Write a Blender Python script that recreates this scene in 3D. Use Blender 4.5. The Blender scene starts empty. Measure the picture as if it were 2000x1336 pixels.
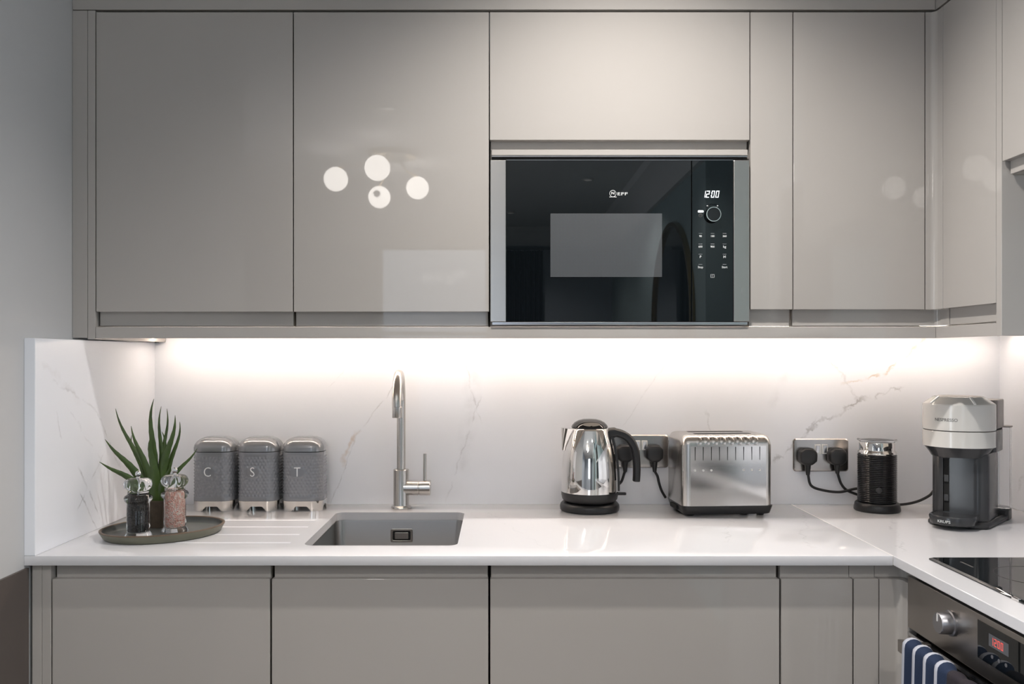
import bpy, bmesh, math, random
from mathutils import Vector, Matrix
random.seed(7)
SC = bpy.context.scene
COL = SC.collection
PI = math.pi

# ------------------------------------------------------------------ camera
F, CX, CY, CAMY, CAMZ = 1686.6, 975.0, 695.0, -2.399, 1.3224   # focal length in px of a 2000 px wide frame
cd = bpy.data.cameras.new('camera'); cam = bpy.data.objects.new('camera', cd); COL.objects.link(cam)
cd.sensor_width = 36; cd.lens = 36 * F / 2000
cd.shift_x = (1000 - CX) / 2000; cd.shift_y = (CY - 668) / 2000
cam.location = (0, CAMY, CAMZ); cam.rotation_euler = (PI / 2, 0, 0)
cd.clip_start = 0.05
SC.camera = cam

# ------------------------------------------------------------------ world, lights, exposure
w = bpy.data.worlds.new('world'); SC.world = w; w.use_nodes = True
bg = w.node_tree.nodes['Background']; bg.inputs[0].default_value = (0.62, 0.76, 1.0, 1); bg.inputs[1].default_value = 1.0
SC.view_settings.view_transform = 'Standard'; SC.view_settings.look = 'None'
SC.view_settings.gamma = 1.0; SC.view_settings.use_curve_mapping = False
SC.view_settings.exposure = 0.15
CEIL = 2.56

def lamp(name, kind, loc, rot, power, color, **kw):
    l = bpy.data.lights.new(name, kind); o = bpy.data.objects.new(name, l); COL.objects.link(o)
    o.location = loc; o.rotation_euler = rot; l.energy = power; l.color = color
    for k, v in kw.items(): setattr(l, k, v)
    return o
# daylight through the window of the far wall; the lamp at the left wall is added, unseen fill
lamp('window_daylight', 'AREA', (-.635, -6.93, 1.55), (PI / 2, 0, 0), 6, (.86, .94, 1), shape='RECTANGLE', size=1.07, size_y=1.7)
lamp('left_fill_light', 'AREA', (-2.88, -3.0, 1.15), (PI / 2, 0, -PI / 2), 90, (.88, .95, 1), shape='RECTANGLE', size=2.2, size_y=2.1)
lamp('side_window_daylight', 'AREA', (1.56, -2.52, 1.45), (PI / 2, 0, PI / 2), 15, (.86, .94, 1), shape='RECTANGLE', size=.8, size_y=1.5)
# recessed ceiling spots: x, y, power; all after the first are added fill
SPOTS = [(.276, -.95, 98), (-.55, -2.75, 48), (.62, -2.75, 48), (-.55, -4.5, 60), (.62, -4.5, 60), (-1.9, -3.6, 60), (-1.9, -5.4, 60), (0.1, -5.9, 60)]
for x, y, p in SPOTS:
    lamp('spot_and_fill_lamp', 'SPOT', (x, y, CEIL - .035), (0, 0, 0), p, (1, .945, .90),
         spot_size=math.radians(128 if y > -1 else 136), spot_blend=(1.0 if y > -1 else .6), shadow_soft_size=.022)

# ------------------------------------------------------------------ helpers
def X(px, Y): return (px - CX) * (Y - CAMY) / F
def Z(py, Y): return CAMZ - (py - CY) * (Y - CAMY) / F
def lin(c): return tuple(((v / 255) / 12.92 if v / 255 <= .04045 else ((v / 255 + .055) / 1.055) ** 2.4) for v in c)

def box(bm, x0, x1, y0, y1, z0, z1):
    x0, x1 = sorted((x0, x1)); y0, y1 = sorted((y0, y1)); z0, z1 = sorted((z0, z1))
    v = [bm.verts.new(p) for p in ((x0, y0, z0), (x1, y0, z0), (x1, y1, z0), (x0, y1, z0), (x0, y0, z1), (x1, y0, z1), (x1, y1, z1), (x0, y1, z1))]
    for f in ((3, 2, 1, 0), (4, 5, 6, 7), (0, 1, 5, 4), (1, 2, 6, 5), (2, 3, 7, 6), (3, 0, 4, 7)):
        bm.faces.new([v[i] for i in f])
    return bm
def NB(*boxes):
    bm = bmesh.new()
    for b in boxes: box(bm, *b)
    return bm
def loft(bm, loops, cap0=True, cap1=True, closed=True):
    rows = [[bm.verts.new(p) for p in L] for L in loops]
    n = len(rows[0])
    for a, b in zip(rows, rows[1:]):
        for i in range(n if closed else n - 1):
            j = (i + 1) % n
            bm.faces.new((a[i], a[j], b[j], b[i]))
    if cap0: bm.faces.new(list(reversed(rows[0])))
    if cap1: bm.faces.new(rows[-1])
    return bm
def lathe(bm, prof, seg=48, c=(0, 0, 0), fr=None):
    """prof: (radius, z) from the bottom up; radius 0 closes"""
    rows = []
    for r, z in prof:
        if r <= 1e-6: rows.append([bm.verts.new((c[0], c[1], c[2] + z))])
        else:
            rows.append([bm.verts.new((c[0] + r * (fr(a, z) if fr else 1) * math.cos(a), c[1] + r * (fr(a, z) if fr else 1) * math.sin(a), c[2] + z))
                         for a in (2 * PI * i / seg for i in range(seg))])
    for a, b in zip(rows, rows[1:]):
        for i in range(seg):
            j = (i + 1) % seg
            if len(a) == 1 and len(b) == 1: continue
            if len(a) == 1: bm.faces.new((a[0], b[j], b[i]))
            elif len(b) == 1: bm.faces.new((a[i], a[j], b[0]))
            else: bm.faces.new((a[i], a[j], b[j], b[i]))
    return bm
def smooth_path(pts, n=8):
    P = [Vector(p) for p in pts]
    if len(P) < 3: return P
    P = [P[0] * 2 - P[1]] + P + [P[-1] * 2 - P[-2]]
    out = []
    for i in range(1, len(P) - 2):
        p0, p1, p2, p3 = P[i - 1:i + 3]
        for k in range(n):
            t = k / n
            out.append(.5 * ((2 * p1) + (p2 - p0) * t + (2 * p0 - 5 * p1 + 4 * p2 - p3) * t * t + (3 * p1 - p0 - 3 * p2 + p3) * t ** 3))
    out.append(P[-2]); return out
def tube(bm, pts, r, seg=12, n=8, ry=None, smooth=True, caps=True):
    P = smooth_path(pts, n) if smooth else [Vector(p) for p in pts]
    m = len(P); loops = []; up = None
    for i, p in enumerate(P):
        t = (P[min(i + 1, m - 1)] - P[max(i - 1, 0)]).normalized()
        if up is None:
            up = Vector((0, 0, 1)) if abs(t.z) < .9 else Vector((0, 1, 0))
        u = (up - t * up.dot(t)).normalized(); up = u
        v = t.cross(u)
        rr = r(i / (m - 1)) if callable(r) else r
        r2 = rr if ry is None else ry
        loops.append([p + u * rr * math.cos(a) + v * r2 * math.sin(a) for a in (2 * PI * k / seg for k in range(seg))])
    loft(bm, loops, caps, caps); return bm
def rrect(x0, x1, y0, y1, r, seg=6):
    out = []
    for cx, cy, a0 in ((x1 - r, y1 - r, 0), (x0 + r, y1 - r, PI / 2), (x0 + r, y0 + r, PI), (x1 - r, y0 + r, 1.5 * PI)):
        for k in range(seg + 1):
            a = a0 + PI / 2 * k / seg
            out.append((cx + r * math.cos(a), cy + r * math.sin(a)))
    return out
def prism(bm, outline, a0, a1, axis='z'):
    def P(u, v, t):
        return (u, v, t) if axis == 'z' else ((u, t, v) if axis == 'y' else (t, u, v))
    return loft(bm, [[P(u, v, a0) for u, v in outline], [P(u, v, a1) for u, v in outline]])

def root_of(o):
    while o.parent: o = o.parent
    return o
def obj(name, bm, mat, parent=None, world=True, bevel=0, bseg=2, angle=32, flat=False, origin=None):
    """links the bmesh as ONE mesh object; 'world' bmeshes are moved into the frame of their thing"""
    bmesh.ops.recalc_face_normals(bm, faces=bm.faces[:])
    if bevel and angle == 32: angle = 18          # keeps the broad faces truly flat
    if bevel:
        es = [e for e in bm.edges if len(e.link_faces) == 2 and e.calc_face_angle(0) > math.radians(35)]
        bmesh.ops.bevel(bm, geom=es, offset=bevel, segments=bseg, profile=.5, affect='EDGES', clamp_overlap=True)
    me = bpy.data.meshes.new(name)
    if parent is not None and world:
        bmesh.ops.translate(bm, verts=bm.verts[:], vec=-Vector(root_of(parent).location))
    if origin is not None:
        bmesh.ops.translate(bm, verts=bm.verts[:], vec=-Vector(origin))
    bm.to_mesh(me); bm.free()
    if not flat:
        me.shade_smooth(); me.set_sharp_from_angle(angle=math.radians(angle))
    o = bpy.data.objects.new(name, me); COL.objects.link(o)
    if mat: me.materials.append(mat)
    if parent is not None: o.parent = parent
    if origin is not None: o.location = origin
    return o
def tag(o, label, cat, group=None):
    o['label'] = label; o['category'] = cat
    if group: o['group'] = group
    return o
def thing(name, label, cat, loc, rz=0, group=None):
    o = bpy.data.objects.new(name, None); COL.objects.link(o)
    o.empty_display_size = .05
    o.location = loc; o.rotation_euler = (0, 0, rz)
    return tag(o, label, cat, group)
def struct(name, bm, mat, parent=None, **kw):
    o = obj(name, bm, mat, parent, **kw); o['kind'] = 'structure'; return o
def boolean(o, cutters):
    for c in cutters:
        me = bpy.data.meshes.new('cut'); bmesh.ops.recalc_face_normals(c, faces=c.faces[:]); c.to_mesh(me); c.free()
        co = bpy.data.objects.new('cut', me); COL.objects.link(co); co.parent = o.parent
        m = o.modifiers.new('b', 'BOOLEAN'); m.object = co; m.operation = 'DIFFERENCE'; m.solver = 'EXACT'
        dg = bpy.context.evaluated_depsgraph_get()
        new = bpy.data.meshes.new_from_object(o.evaluated_get(dg))
        o.modifiers.clear(); old = o.data; new.name = old.name; o.data = new
        bpy.data.objects.remove(co); bpy.data.meshes.remove(me); bpy.data.meshes.remove(old)
    o.data.shade_smooth(); o.data.set_sharp_from_angle(angle=math.radians(32))
def text_bm(s, size, depth=.0004, shear=0, spacing=1.0, sx=1.0, offset=0):
    """lettering in the XZ plane, facing -Y, centred on the origin"""
    c = bpy.data.curves.new('t', 'FONT'); c.body = s; c.size = size; c.extrude = depth; c.shear = shear
    c.space_character = spacing; c.align_x = 'CENTER'; c.align_y = 'CENTER'; c.resolution_u = 4; c.offset = offset
    o = bpy.data.objects.new('t', c); COL.objects.link(o)
    dg = bpy.context.evaluated_depsgraph_get()
    me = bpy.data.meshes.new_from_object(o.evaluated_get(dg))
    bm = bmesh.new(); bm.from_mesh(me)
    bpy.data.objects.remove(o); bpy.data.curves.remove(c); bpy.data.meshes.remove(me)
    bmesh.ops.transform(bm, matrix=Matrix.Rotation(PI / 2, 4, 'X') @ Matrix.Diagonal((sx, 1, 1, 1)), verts=bm.verts[:])
    return bm
def move(bm, v): bmesh.ops.translate(bm, verts=bm.verts[:], vec=v); return bm
def rot(bm, a, axis): bmesh.ops.rotate(bm, verts=bm.verts[:], cent=(0, 0, 0), matrix=Matrix.Rotation(a, 3, axis)); return bm
def join(a, b):
    me = bpy.data.meshes.new('j'); b.to_mesh(me); b.free(); a.from_mesh(me); bpy.data.meshes.remove(me); return a

# ------------------------------------------------------------------ materials
class NT:
    def __init__(s, name):
        s.m = bpy.data.materials.new(name); s.m.use_nodes = True; s.t = s.m.node_tree; s.p = s.t.nodes['Principled BSDF']
    def n(s, t, **kw):
        nd = s.t.nodes.new(t)
        for k, v in kw.items(): setattr(nd, k, v)
        return nd
    def l(s, a, b): s.t.links.new(a, b)
    def math(s, op, a, b=None, clamp=False):
        nd = s.n('ShaderNodeMath', operation=op); nd.use_clamp = clamp
        for i, v in enumerate((a, b)):
            if v is None: continue
            if isinstance(v, (int, float)): nd.inputs[i].default_value = v
            else: s.l(v, nd.inputs[i])
        return nd.outputs[0]
    def mix(s, f, a, b):
        nd = s.n('ShaderNodeMix', data_type='RGBA')
        for i, v in ((0, f), (6, a), (7, b)):
            if isinstance(v, (int, float)): nd.inputs[i].default_value = v
            elif isinstance(v, tuple): nd.inputs[i].default_value = (*v[:3], 1)
            else: s.l(v, nd.inputs[i])
        return nd.outputs[2]
def pm(name, col, rough=.5, metal=0, coat=0, var=.03, scale=30, bump=0, bscale=200, stretch=None, spec=.5, trans=0, ior=1.5, emit=None, es=0, rvar=0):
    """principled material with a little procedural variation; col in linear rgb"""
    t = NT(name); p = t.p
    tc = t.n('ShaderNodeTexCoord'); vec = tc.outputs['Object']
    if stretch:
        mp = t.n('ShaderNodeMapping'); mp.inputs['Scale'].default_value = stretch; t.l(vec, mp.inputs[0]); vec = mp.outputs[0]
    nz = t.n('ShaderNodeTexNoise'); nz.inputs['Scale'].default_value = scale; nz.inputs['Detail'].default_value = 3; t.l(vec, nz.inputs['Vector'])
    a = tuple(c * (1 - var) for c in col); b = tuple(min(1, c * (1 + var)) for c in col)
    t.l(t.mix(nz.outputs[0], a, b), p.inputs['Base Color'])
    p.inputs['Roughness'].default_value = rough; p.inputs['Metallic'].default_value = metal
    p.inputs['Coat Weight'].default_value = coat; p.inputs['Coat Roughness'].default_value = .02
    p.inputs['Specular IOR Level'].default_value = spec; p.inputs['Transmission Weight'].default_value = trans; p.inputs['IOR'].default_value = ior
    if rvar:
        r = t.math('ADD', t.math('MULTIPLY', nz.outputs[0], rvar), rough - rvar / 2); t.l(r, p.inputs['Roughness'])
    if bump:
        n2 = t.n('ShaderNodeTexNoise'); n2.inputs['Scale'].default_value = bscale; t.l(vec, n2.inputs['Vector'])
        bp = t.n('ShaderNodeBump'); bp.inputs['Strength'].default_value = bump; bp.inputs['Distance'].default_value = .001
        t.l(n2.outputs[0], bp.inputs['Height']); t.l(bp.outputs[0], p.inputs['Normal'])
    if emit: p.inputs['Emission Color'].default_value = (*emit, 1); p.inputs['Emission Strength'].default_value = es
    return t.m

M = {}
M['lacquer'] = pm('greige_gloss_lacquer', (.418, .396, .372), .018, var=.008, scale=3, coat=0)
M['carcass'] = pm('greige_carcass', (.36, .335, .30), .4, var=.01)
M['steel'] = pm('brushed_steel', (.60, .575, .545), .26, 1, var=.02, scale=40, stretch=(14, 14, .5), rvar=.06)
M['steel_h'] = pm('brushed_steel_along', (.60, .585, .565), .24, 1, var=.02, scale=40, stretch=(.5, 14, 14), rvar=.06)
M['steel_sink'] = pm('satin_sink_steel', (.36, .35, .34), .3, 1, var=.02, scale=40, stretch=(.5, .5, 14), rvar=.06)
M['steel_socket'] = pm('brushed_socket_steel', (.42, .395, .375), .24, 1, var=.02, scale=40, stretch=(.5, 14, 14), rvar=.06)
M['panel'] = pm('polished_panel_steel', (.66, .64, .62), .11, 1, var=.02, scale=40, stretch=(.5, 14, 14), rvar=.04)
M['knob_steel'] = pm('satin_knob_metal', (.40, .40, .42), .36, 1, var=.02)
M['letter'] = pm('letter_and_highlight_white', (.93, .93, .92), .3, 0, var=.01)  # canister letters, and the painted highlights on the coffee machine head
M['ring_print'] = pm('dim_ring_print', (.022, .022, .024), .2, var=.02)
M['steel_oven'] = pm('brushed_oven_steel', (.40, .375, .35), .30, 1, var=.02, scale=40, stretch=(14, .5, 14), rvar=.06)
M['chrome'] = pm('polished_chrome', (.80, .775, .745), .045, 1, var=.01)
M['chrome_soft'] = pm('satin_chrome', (.62, .625, .64), .2, 1, var=.02)
M['black_plastic'] = pm('black_plastic', (.018, .018, .019), .38, var=.1, bump=.05, bscale=900)
M['black_gloss'] = pm('black_gloss', (.008, .008, .009), .08, var=.1)
M['black_glass'] = pm('black_glass', (.0035, .005, .006), .015, var=.05, spec=.62)
M['grey_plastic'] = pm('charcoal_plastic', (.028, .029, .031), .22, var=.08)
M['dark_taupe'] = pm('taupe_plastic', (.20, .18, .165), .32, var=.03)
M['void'] = pm('dark_interior', (.01, .01, .01), .9)
M['white_gloss'] = pm('pale_grey_gloss_plastic', (.60, .59, .56), .12, var=.01)
M['white_plastic'] = pm('white_switch_plastic', (.75, .74, .72), .3, var=.01)
M['print'] = pm('white_print', (.62, .64, .64), .5, var=.02)
M['print_dark'] = pm('dark_print', (.10, .095, .09), .4, var=.02)
M['lit'] = pm('lit_display', (.9, .95, 1), .5, emit=(.95, .98, 1), es=1.0)
M['lit_red'] = pm('lit_red_display', (.6, .1, .1), .5, emit=(1, .16, .12), es=.42)
M['lit_soft'] = pm('dim_display', (.04, .04, .045), .5, emit=(.7, .72, .78), es=.07)
M['plaster'] = pm('cool_grey_wall_paint', (.50, .505, .51), .7, var=.01, bump=.04, bscale=300)
M['rear_wall'] = pm('slate_blue_wall_paint', (.42, .47, .54), .8, var=.02)
M['teal_wall'] = pm('grey_teal_wall_paint', (.34, .43, .44), .8, var=.02)
M['ceil'] = pm('ceiling_paint', (.76, .76, .76), .8, var=.01)
M['dado'] = pm('dark_umber_paint', (.085, .070, .063), .5, var=.05)
M['curtain'] = pm('navy_curtain_cloth', (.012, .018, .035), .9, var=.2)
M['brass'] = pm('aged_brass', (.35, .25, .11), .3, 1, var=.05)
M['mirror'] = pm('mirror_silver', (.85, .87, .87), .01, 1, var=.002)
M['frame_white'] = pm('white_window_paint', (.75, .75, .73), .4)
M['globe'] = pm('opal_lamp_glass', (.9, .88, .85), .3, emit=(1, .94, .88), es=11.5)
M['led'] = pm('led_diffuser', (.9, .85, .8), .4, emit=(1, .84, .71), es=27)
M['spot_lens'] = pm('spot_lens', (.9, .9, .9), .3, emit=(1, .93, .86), es=1.0)
M['enamel'] = pm('grey_hammered_enamel', (.25, .257, .275), .24, .22, var=.03, coat=.8)
M['enamel_lid'] = pm('grey_lid_enamel', (.27, .275, .285), .2, .38, var=.03, coat=.8)
M['stoneware'] = pm('slate_glazed_stoneware', (.105, .112, .108), .38, var=.18, scale=40, bump=.05, bscale=500)
M['stoneware_foot'] = pm('olive_glazed_stoneware', (.135, .135, .095), .4, var=.15, scale=30)
M['stoneware_rim'] = pm('brown_worn_rim', (.11, .075, .05), .45, var=.25, scale=60)
M['pot'] = pm('brown_fibre_pot', (.095, .07, .048), .75, var=.35, scale=90, bump=.4, bscale=500)
M['soil'] = pm('dark_soil', (.03, .022, .015), .95, var=.5, scale=200, bump=.8, bscale=400)
M['acrylic'] = pm('clear_acrylic', (.97, .98, .98), .01, trans=1, ior=1.47, var=.002)
M['clear'] = pm('clear_tank_plastic', (.96, .97, .98), .02, trans=1, ior=1.12, var=.002)
M['seal'] = pm('worktop_joint_resin', (.80, .78, .74), .3)
M['flush'] = pm('cord_black', (.012, .012, .013), .45, var=.1)

def leaf_mat():
    t = NT('aloe_leaf'); tc = t.n('ShaderNodeTexCoord'); nz = t.n('ShaderNodeTexNoise'); nz.inputs['Scale'].default_value = 45
    t.l(tc.outputs['Object'], nz.inputs['Vector'])
    t.l(t.mix(nz.outputs[0], (.022, .042, .008), (.06, .11, .016)), t.p.inputs['Base Color'])
    t.p.inputs['Roughness'].default_value = .38; return t.m
M['leaf'] = leaf_mat()
def grain_mat(name, a, b, scale, rough):
    t = NT(name); tc = t.n('ShaderNodeTexCoord'); v = t.n('ShaderNodeTexVoronoi'); v.inputs['Scale'].default_value = scale
    t.l(tc.outputs['Object'], v.inputs['Vector'])
    sp = t.n('ShaderNodeSeparateColor'); t.l(v.outputs['Color'], sp.inputs[0])
    t.l(t.mix(sp.outputs[0], a, b), t.p.inputs['Base Color'])
    bp = t.n('ShaderNodeBump'); bp.inputs['Distance'].default_value = .003; t.l(v.outputs['Distance'], bp.inputs['Height']); t.l(bp.outputs[0], t.p.inputs['Normal'])
    t.p.inputs['Roughness'].default_value = rough; return t.m
M['pepper'] = grain_mat('peppercorns', (.004, .0035, .003), (.022, .015, .011), 260, .6)
M['salt'] = grain_mat('pink_salt', (.92, .78, .70), (.78, .36, .28), 300, .35)
def towel_mat():
    t = NT('striped_towel'); tc = t.n('ShaderNodeTexCoord'); sp = t.n('ShaderNodeSeparateXYZ'); t.l(tc.outputs['UV'], sp.inputs[0])
    ph = t.math('FRACT', sp.outputs[0]); inr = t.math('LESS_THAN', sp.outputs[0], 4.0)
    wht = t.math('MULTIPLY', t.math('MULTIPLY', t.math('LESS_THAN', ph, .50), t.math('GREATER_THAN', ph, .14)), inr)
    navy = t.mix(inr, (.016, .012, .018), (.010, .022, .056))
    nz = t.n('ShaderNodeTexNoise'); nz.inputs['Scale'].default_value = 500; t.l(tc.outputs['Object'], nz.inputs['Vector'])
    c = t.mix(wht, navy, (.44, .46, .52)); t.l(c, t.p.inputs['Base Color'])
    bp = t.n('ShaderNodeBump'); bp.inputs['Strength'].default_value = .4; bp.inputs['Distance'].default_value = .001; t.l(nz.outputs[0], bp.inputs['Height']); t.l(bp.outputs[0], t.p.inputs['Normal'])
    t.p.inputs['Roughness'].default_value = .9; return t.m
M['towel'] = towel_mat()
def screen_mat():
    """perforated metal screen behind the oven glass: dots printed on a grey panel under a clear glossy coat"""
    t = NT('perforated_screen'); tc = t.n('ShaderNodeTexCoord'); sp = t.n('ShaderNodeSeparateXYZ'); t.l(tc.outputs['Object'], sp.inputs[0])
    u = t.math('SINE', t.math('MULTIPLY', sp.outputs[0], 2 * PI / .0036)); v = t.math('SINE', t.math('MULTIPLY', sp.outputs[2], 2 * PI / .0036))
    d = t.math('GREATER_THAN', t.math('MULTIPLY', u, v), .35)
    t.l(t.mix(d, (.072, .078, .084), (.02, .022, .025)), t.p.inputs['Base Color'])
    t.p.inputs['Roughness'].default_value = .4; t.p.inputs['Coat Weight'].default_value = 1; t.p.inputs['Coat Roughness'].default_value = .01; return t.m
M['screen'] = screen_mat()
def pane_mat():
    t = NT('window_pane_glass'); tr = t.n('ShaderNodeBsdfTransparent'); gl = t.n('ShaderNodeBsdfGlossy'); gl.inputs['Roughness'].default_value = .01
    fr = t.n('ShaderNodeFresnel'); mx = t.n('ShaderNodeMixShader'); t.l(fr.outputs[0], mx.inputs[0]); t.l(tr.outputs[0], mx.inputs[1]); t.l(gl.outputs[0], mx.inputs[2])
    t.l(mx.outputs[0], t.n('ShaderNodeOutputMaterial').inputs[0])
    for n in list(t.t.nodes):
        if n.type == 'OUTPUT_MATERIAL' and not n.inputs[0].links: t.t.nodes.remove(n)
    for n in list(t.t.nodes):
        if n.type == 'OUTPUT_MATERIAL' and n.inputs[0].links[0].from_node == t.p: t.t.nodes.remove(n)
    t.t.nodes.remove(t.p); return t.m
M['pane'] = pane_mat()
def floor_mat():
    t = NT('oak_floor'); tc = t.n('ShaderNodeTexCoord'); mp = t.n('ShaderNodeMapping'); mp.inputs['Scale'].default_value = (12, 1.2, 1); t.l(tc.outputs['Object'], mp.inputs[0])
    nz = t.n('ShaderNodeTexNoise'); nz.inputs['Scale'].default_value = 3; nz.inputs['Detail'].default_value = 5; t.l(mp.outputs[0], nz.inputs['Vector'])
    t.l(t.mix(nz.outputs[0], (.10, .075, .06), (.16, .125, .10)), t.p.inputs['Base Color']); t.p.inputs['Roughness'].default_value = .4; return t.m
M['oak'] = floor_mat()

def marble(name, axes, veins, base=(.80, .82, .865), rough=.10, cloud=.035):
    """white veined quartz. veins: (u0,v0,u1,v1,half width,strength,wobble,colour) in the plane of the two axes"""
    t = NT(name); g = t.n('ShaderNodeNewGeometry'); sp = t.n('ShaderNodeSeparateXYZ'); t.l(g.outputs['Position'], sp.inputs[0])
    U, V = sp.outputs[axes[0]], sp.outputs[axes[1]]
    n1 = t.n('ShaderNodeTexNoise'); n1.inputs['Scale'].default_value = 16; n1.inputs['Detail'].default_value = 6; n1.inputs['Roughness'].default_value = .62; t.l(g.outputs['Position'], n1.inputs['Vector'])
    n2 = t.n('ShaderNodeTexNoise'); n2.inputs['Scale'].default_value = 28; n2.inputs['Detail'].default_value = 4; t.l(g.outputs['Position'], n2.inputs['Vector'])
    n3 = t.n('ShaderNodeTexNoise'); n3.inputs['Scale'].default_value = 3.2; n3.inputs['Detail'].default_value = 5; t.l(g.outputs['Position'], n3.inputs['Vector'])
    col = t.mix(n3.outputs[0], tuple(c * (1 - cloud) for c in base), tuple(c * (1 + cloud) for c in base))
    wob = t.math('SUBTRACT', n1.outputs[0], .5); brk = t.math('MULTIPLY', t.math('SUBTRACT', n2.outputs[0], .36, True), 3.4, True)
    for u0, v0, u1, v1, hw, st, wa, c in veins:
        L = math.hypot(u1 - u0, v1 - v0); dx, dy = (u1 - u0) / L, (v1 - v0) / L
        ru = t.math('SUBTRACT', U, u0); rv = t.math('SUBTRACT', V, v0)
        al = t.math('ADD', t.math('MULTIPLY', ru, dx), t.math('MULTIPLY', rv, dy))
        pe = t.math('ADD', t.math('ADD', t.math('MULTIPLY', ru, -dy), t.math('MULTIPLY', rv, dx)), t.math('MULTIPLY', wob, wa))
        core = t.math('SUBTRACT', 1, t.math('DIVIDE', t.math('ABSOLUTE', pe), hw), True)
        ends = t.math('MULTIPLY', t.math('DIVIDE', al, L * .12, True), t.math('DIVIDE', t.math('SUBTRACT', L, al), L * .12, True))
        f = t.math('MULTIPLY', t.math('MULTIPLY', core, ends), t.math('MULTIPLY', brk, st), True)
        col = t.mix(f, col, c)
    t.l(col, t.p.inputs['Base Color']); t.p.inputs['Roughness'].default_value = rough
    return t.m
GR, GO, PK = (.30, .30, .31), (.50, .33, .18), (.55, .53, .52)
def bw(px, py): return X(px, 0), Z(py, 0)
def vb(a, b, hw, st, wa, c): return (*bw(*a), *bw(*b), hw, st, wa, c)
M['marble_back'] = marble('veined_quartz_back', (0, 2), [
    vb((640, 1000), (700, 850), .0022, .55, .03, GR), vb((668, 915), (705, 838), .012, .55, .10, GO), vb((690, 860), (800, 715), .0022, .4, .03, GR),
    vb((870, 985), (940, 770), .003, .45, .04, GR), vb((940, 830), (900, 680), .003, .35, .04, GR), vb((900, 940), (930, 700), .03, .16, .05, GR),
    vb((640, 760), (690, 700), .002, .25, .04, GR), vb((1210, 840), (1320, 680), .002, .3, .03, GR),
    vb((1480, 940), (1600, 815), .008, .75, .11, GR), vb((1570, 845), (1700, 770), .006, .75, .10, GR), vb((1660, 790), (1770, 758), .005, .6, .09, GR),
    vb((1620, 700), (1680, 790), .005, .4, .08, GR), vb((1640, 752), (1740, 725), .005, .65, .07, GO), vb((1720, 738), (1810, 655), .005, .6, .07, GO),
    vb((1380, 800), (1400, 870), .004, .3, .08, GR), vb((1500, 800), (1560, 680), .015, .14, .06, GR)])
def sw(px, py):
    d = (.956) * F / (CX - px); return d + CAMY, CAMZ - (py - CY) * d / F
def vs(a, b, hw, st, wa, c): return (*sw(*a), *sw(*b), hw, st, wa, c)
M['marble_left'] = marble('veined_quartz_left', (1, 2), [
    vs((75, 700), (160, 785), .010, .25, .07, PK), vs((100, 740), (190, 800), .004, .4, .05, GR), vs((185, 790), (240, 930), .004, .45, .05, GR),
    vs((120, 860), (110, 790), .003, .3, .04, GR), vs((130, 790), (200, 900), .003, .4, .04, GR), vs((152, 910), (196, 1015), .0035, .75, .03, (.2, .2, .21)),
    vs((155, 960), (190, 1035), .003, .6, .03, (.2, .2, .21)), vs((150, 1000), (205, 880), .003, .55, .04, GR), vs((190, 890), (215, 1010), .02, .16, .05, GR)], rough=.28)
M['marble_right'] = marble('veined_quartz_right', (1, 2), [(-.05, .95, -.6, 1.35, .006, .4, .1, GR), (-.2, 1.0, -.5, 1.1, .004, .3, .08, GR)])
M['marble_top'] = marble('veined_quartz_top', (0, 1), [
    (.62, -.08, .50, -.5, .004, .35, .08, GR), (.80, -.12, .66, -.55, .004, .35, .08, GR), (1.0, -.2, .84, -.6, .004, .3, .08, GR),
    (-.05, -.05, .12, -.6, .003, .18, .08, GR), (1.2, -.1, 1.3, -.9, .004, .3, .08, GR), (-.75, -.5, -.3, -.58, .004, .2, .06, PK)], base=(.665, .665, .685), rough=.07, cloud=.02)

# ================================================================== THE ROOM
YU, YD, YW = -.419, -.601, -.62        # planes of the wall doors, base doors and worktop edge
XU, XD, XW = 1.0, .835, .812           # the same for the right-hand run
XL, XR, YR = -.979, 1.402, -6.86       # room walls
struct('floor', NB((-2.9, 1.5, -6.96, .112, -.1, 0)), M['oak'])
struct('ceiling', NB((-2.9, 1.5, -6.96, .112, CEIL, CEIL + .1)), M['ceil'])
struct('wall_back', NB((-2.9, 1.5, .016, .112, 0, CEIL)), M['plaster'])
XR2, XF = XR + .004, 1.10
struct('wall_right', NB((XR2, 1.5, -2.06, .016, 0, CEIL), (XR2, 1.5, -3.05, -2.98, 0, CEIL), (XR2, 1.5, -2.98, -2.06, 0, .68), (XR2, 1.5, -2.98, -2.06, 2.22, CEIL), (XF, 1.5, YR - .1, -3.05, 0, CEIL)), M['teal_wall'])
w2 = bpy.data.objects.new('window_2', None); COL.objects.link(w2); w2.location = (1.45, -2.52, .68); w2['kind'] = 'structure'
struct('window_frame', NB((1.42, 1.48, -2.98, -2.93, .68, 2.22), (1.42, 1.48, -2.11, -2.06, .68, 2.22), (1.42, 1.48, -2.93, -2.11, .68, .73), (1.42, 1.48, -2.93, -2.11, 2.17, 2.22), (1.43, 1.47, -2.93, -2.11, 1.43, 1.47)), M['frame_white'], w2)
struct('pane', NB((1.448, 1.452, -2.93, -2.11, .73, 2.17)), M['pane'], w2)
struct('wall_left', NB((XL - .14, XL, -1.75, .012, 0, CEIL)), M['plaster'])
struct('trim_1', NB((XL, XL + .006, -1.75, -.612, 0, .884)), M['dado'])
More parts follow.
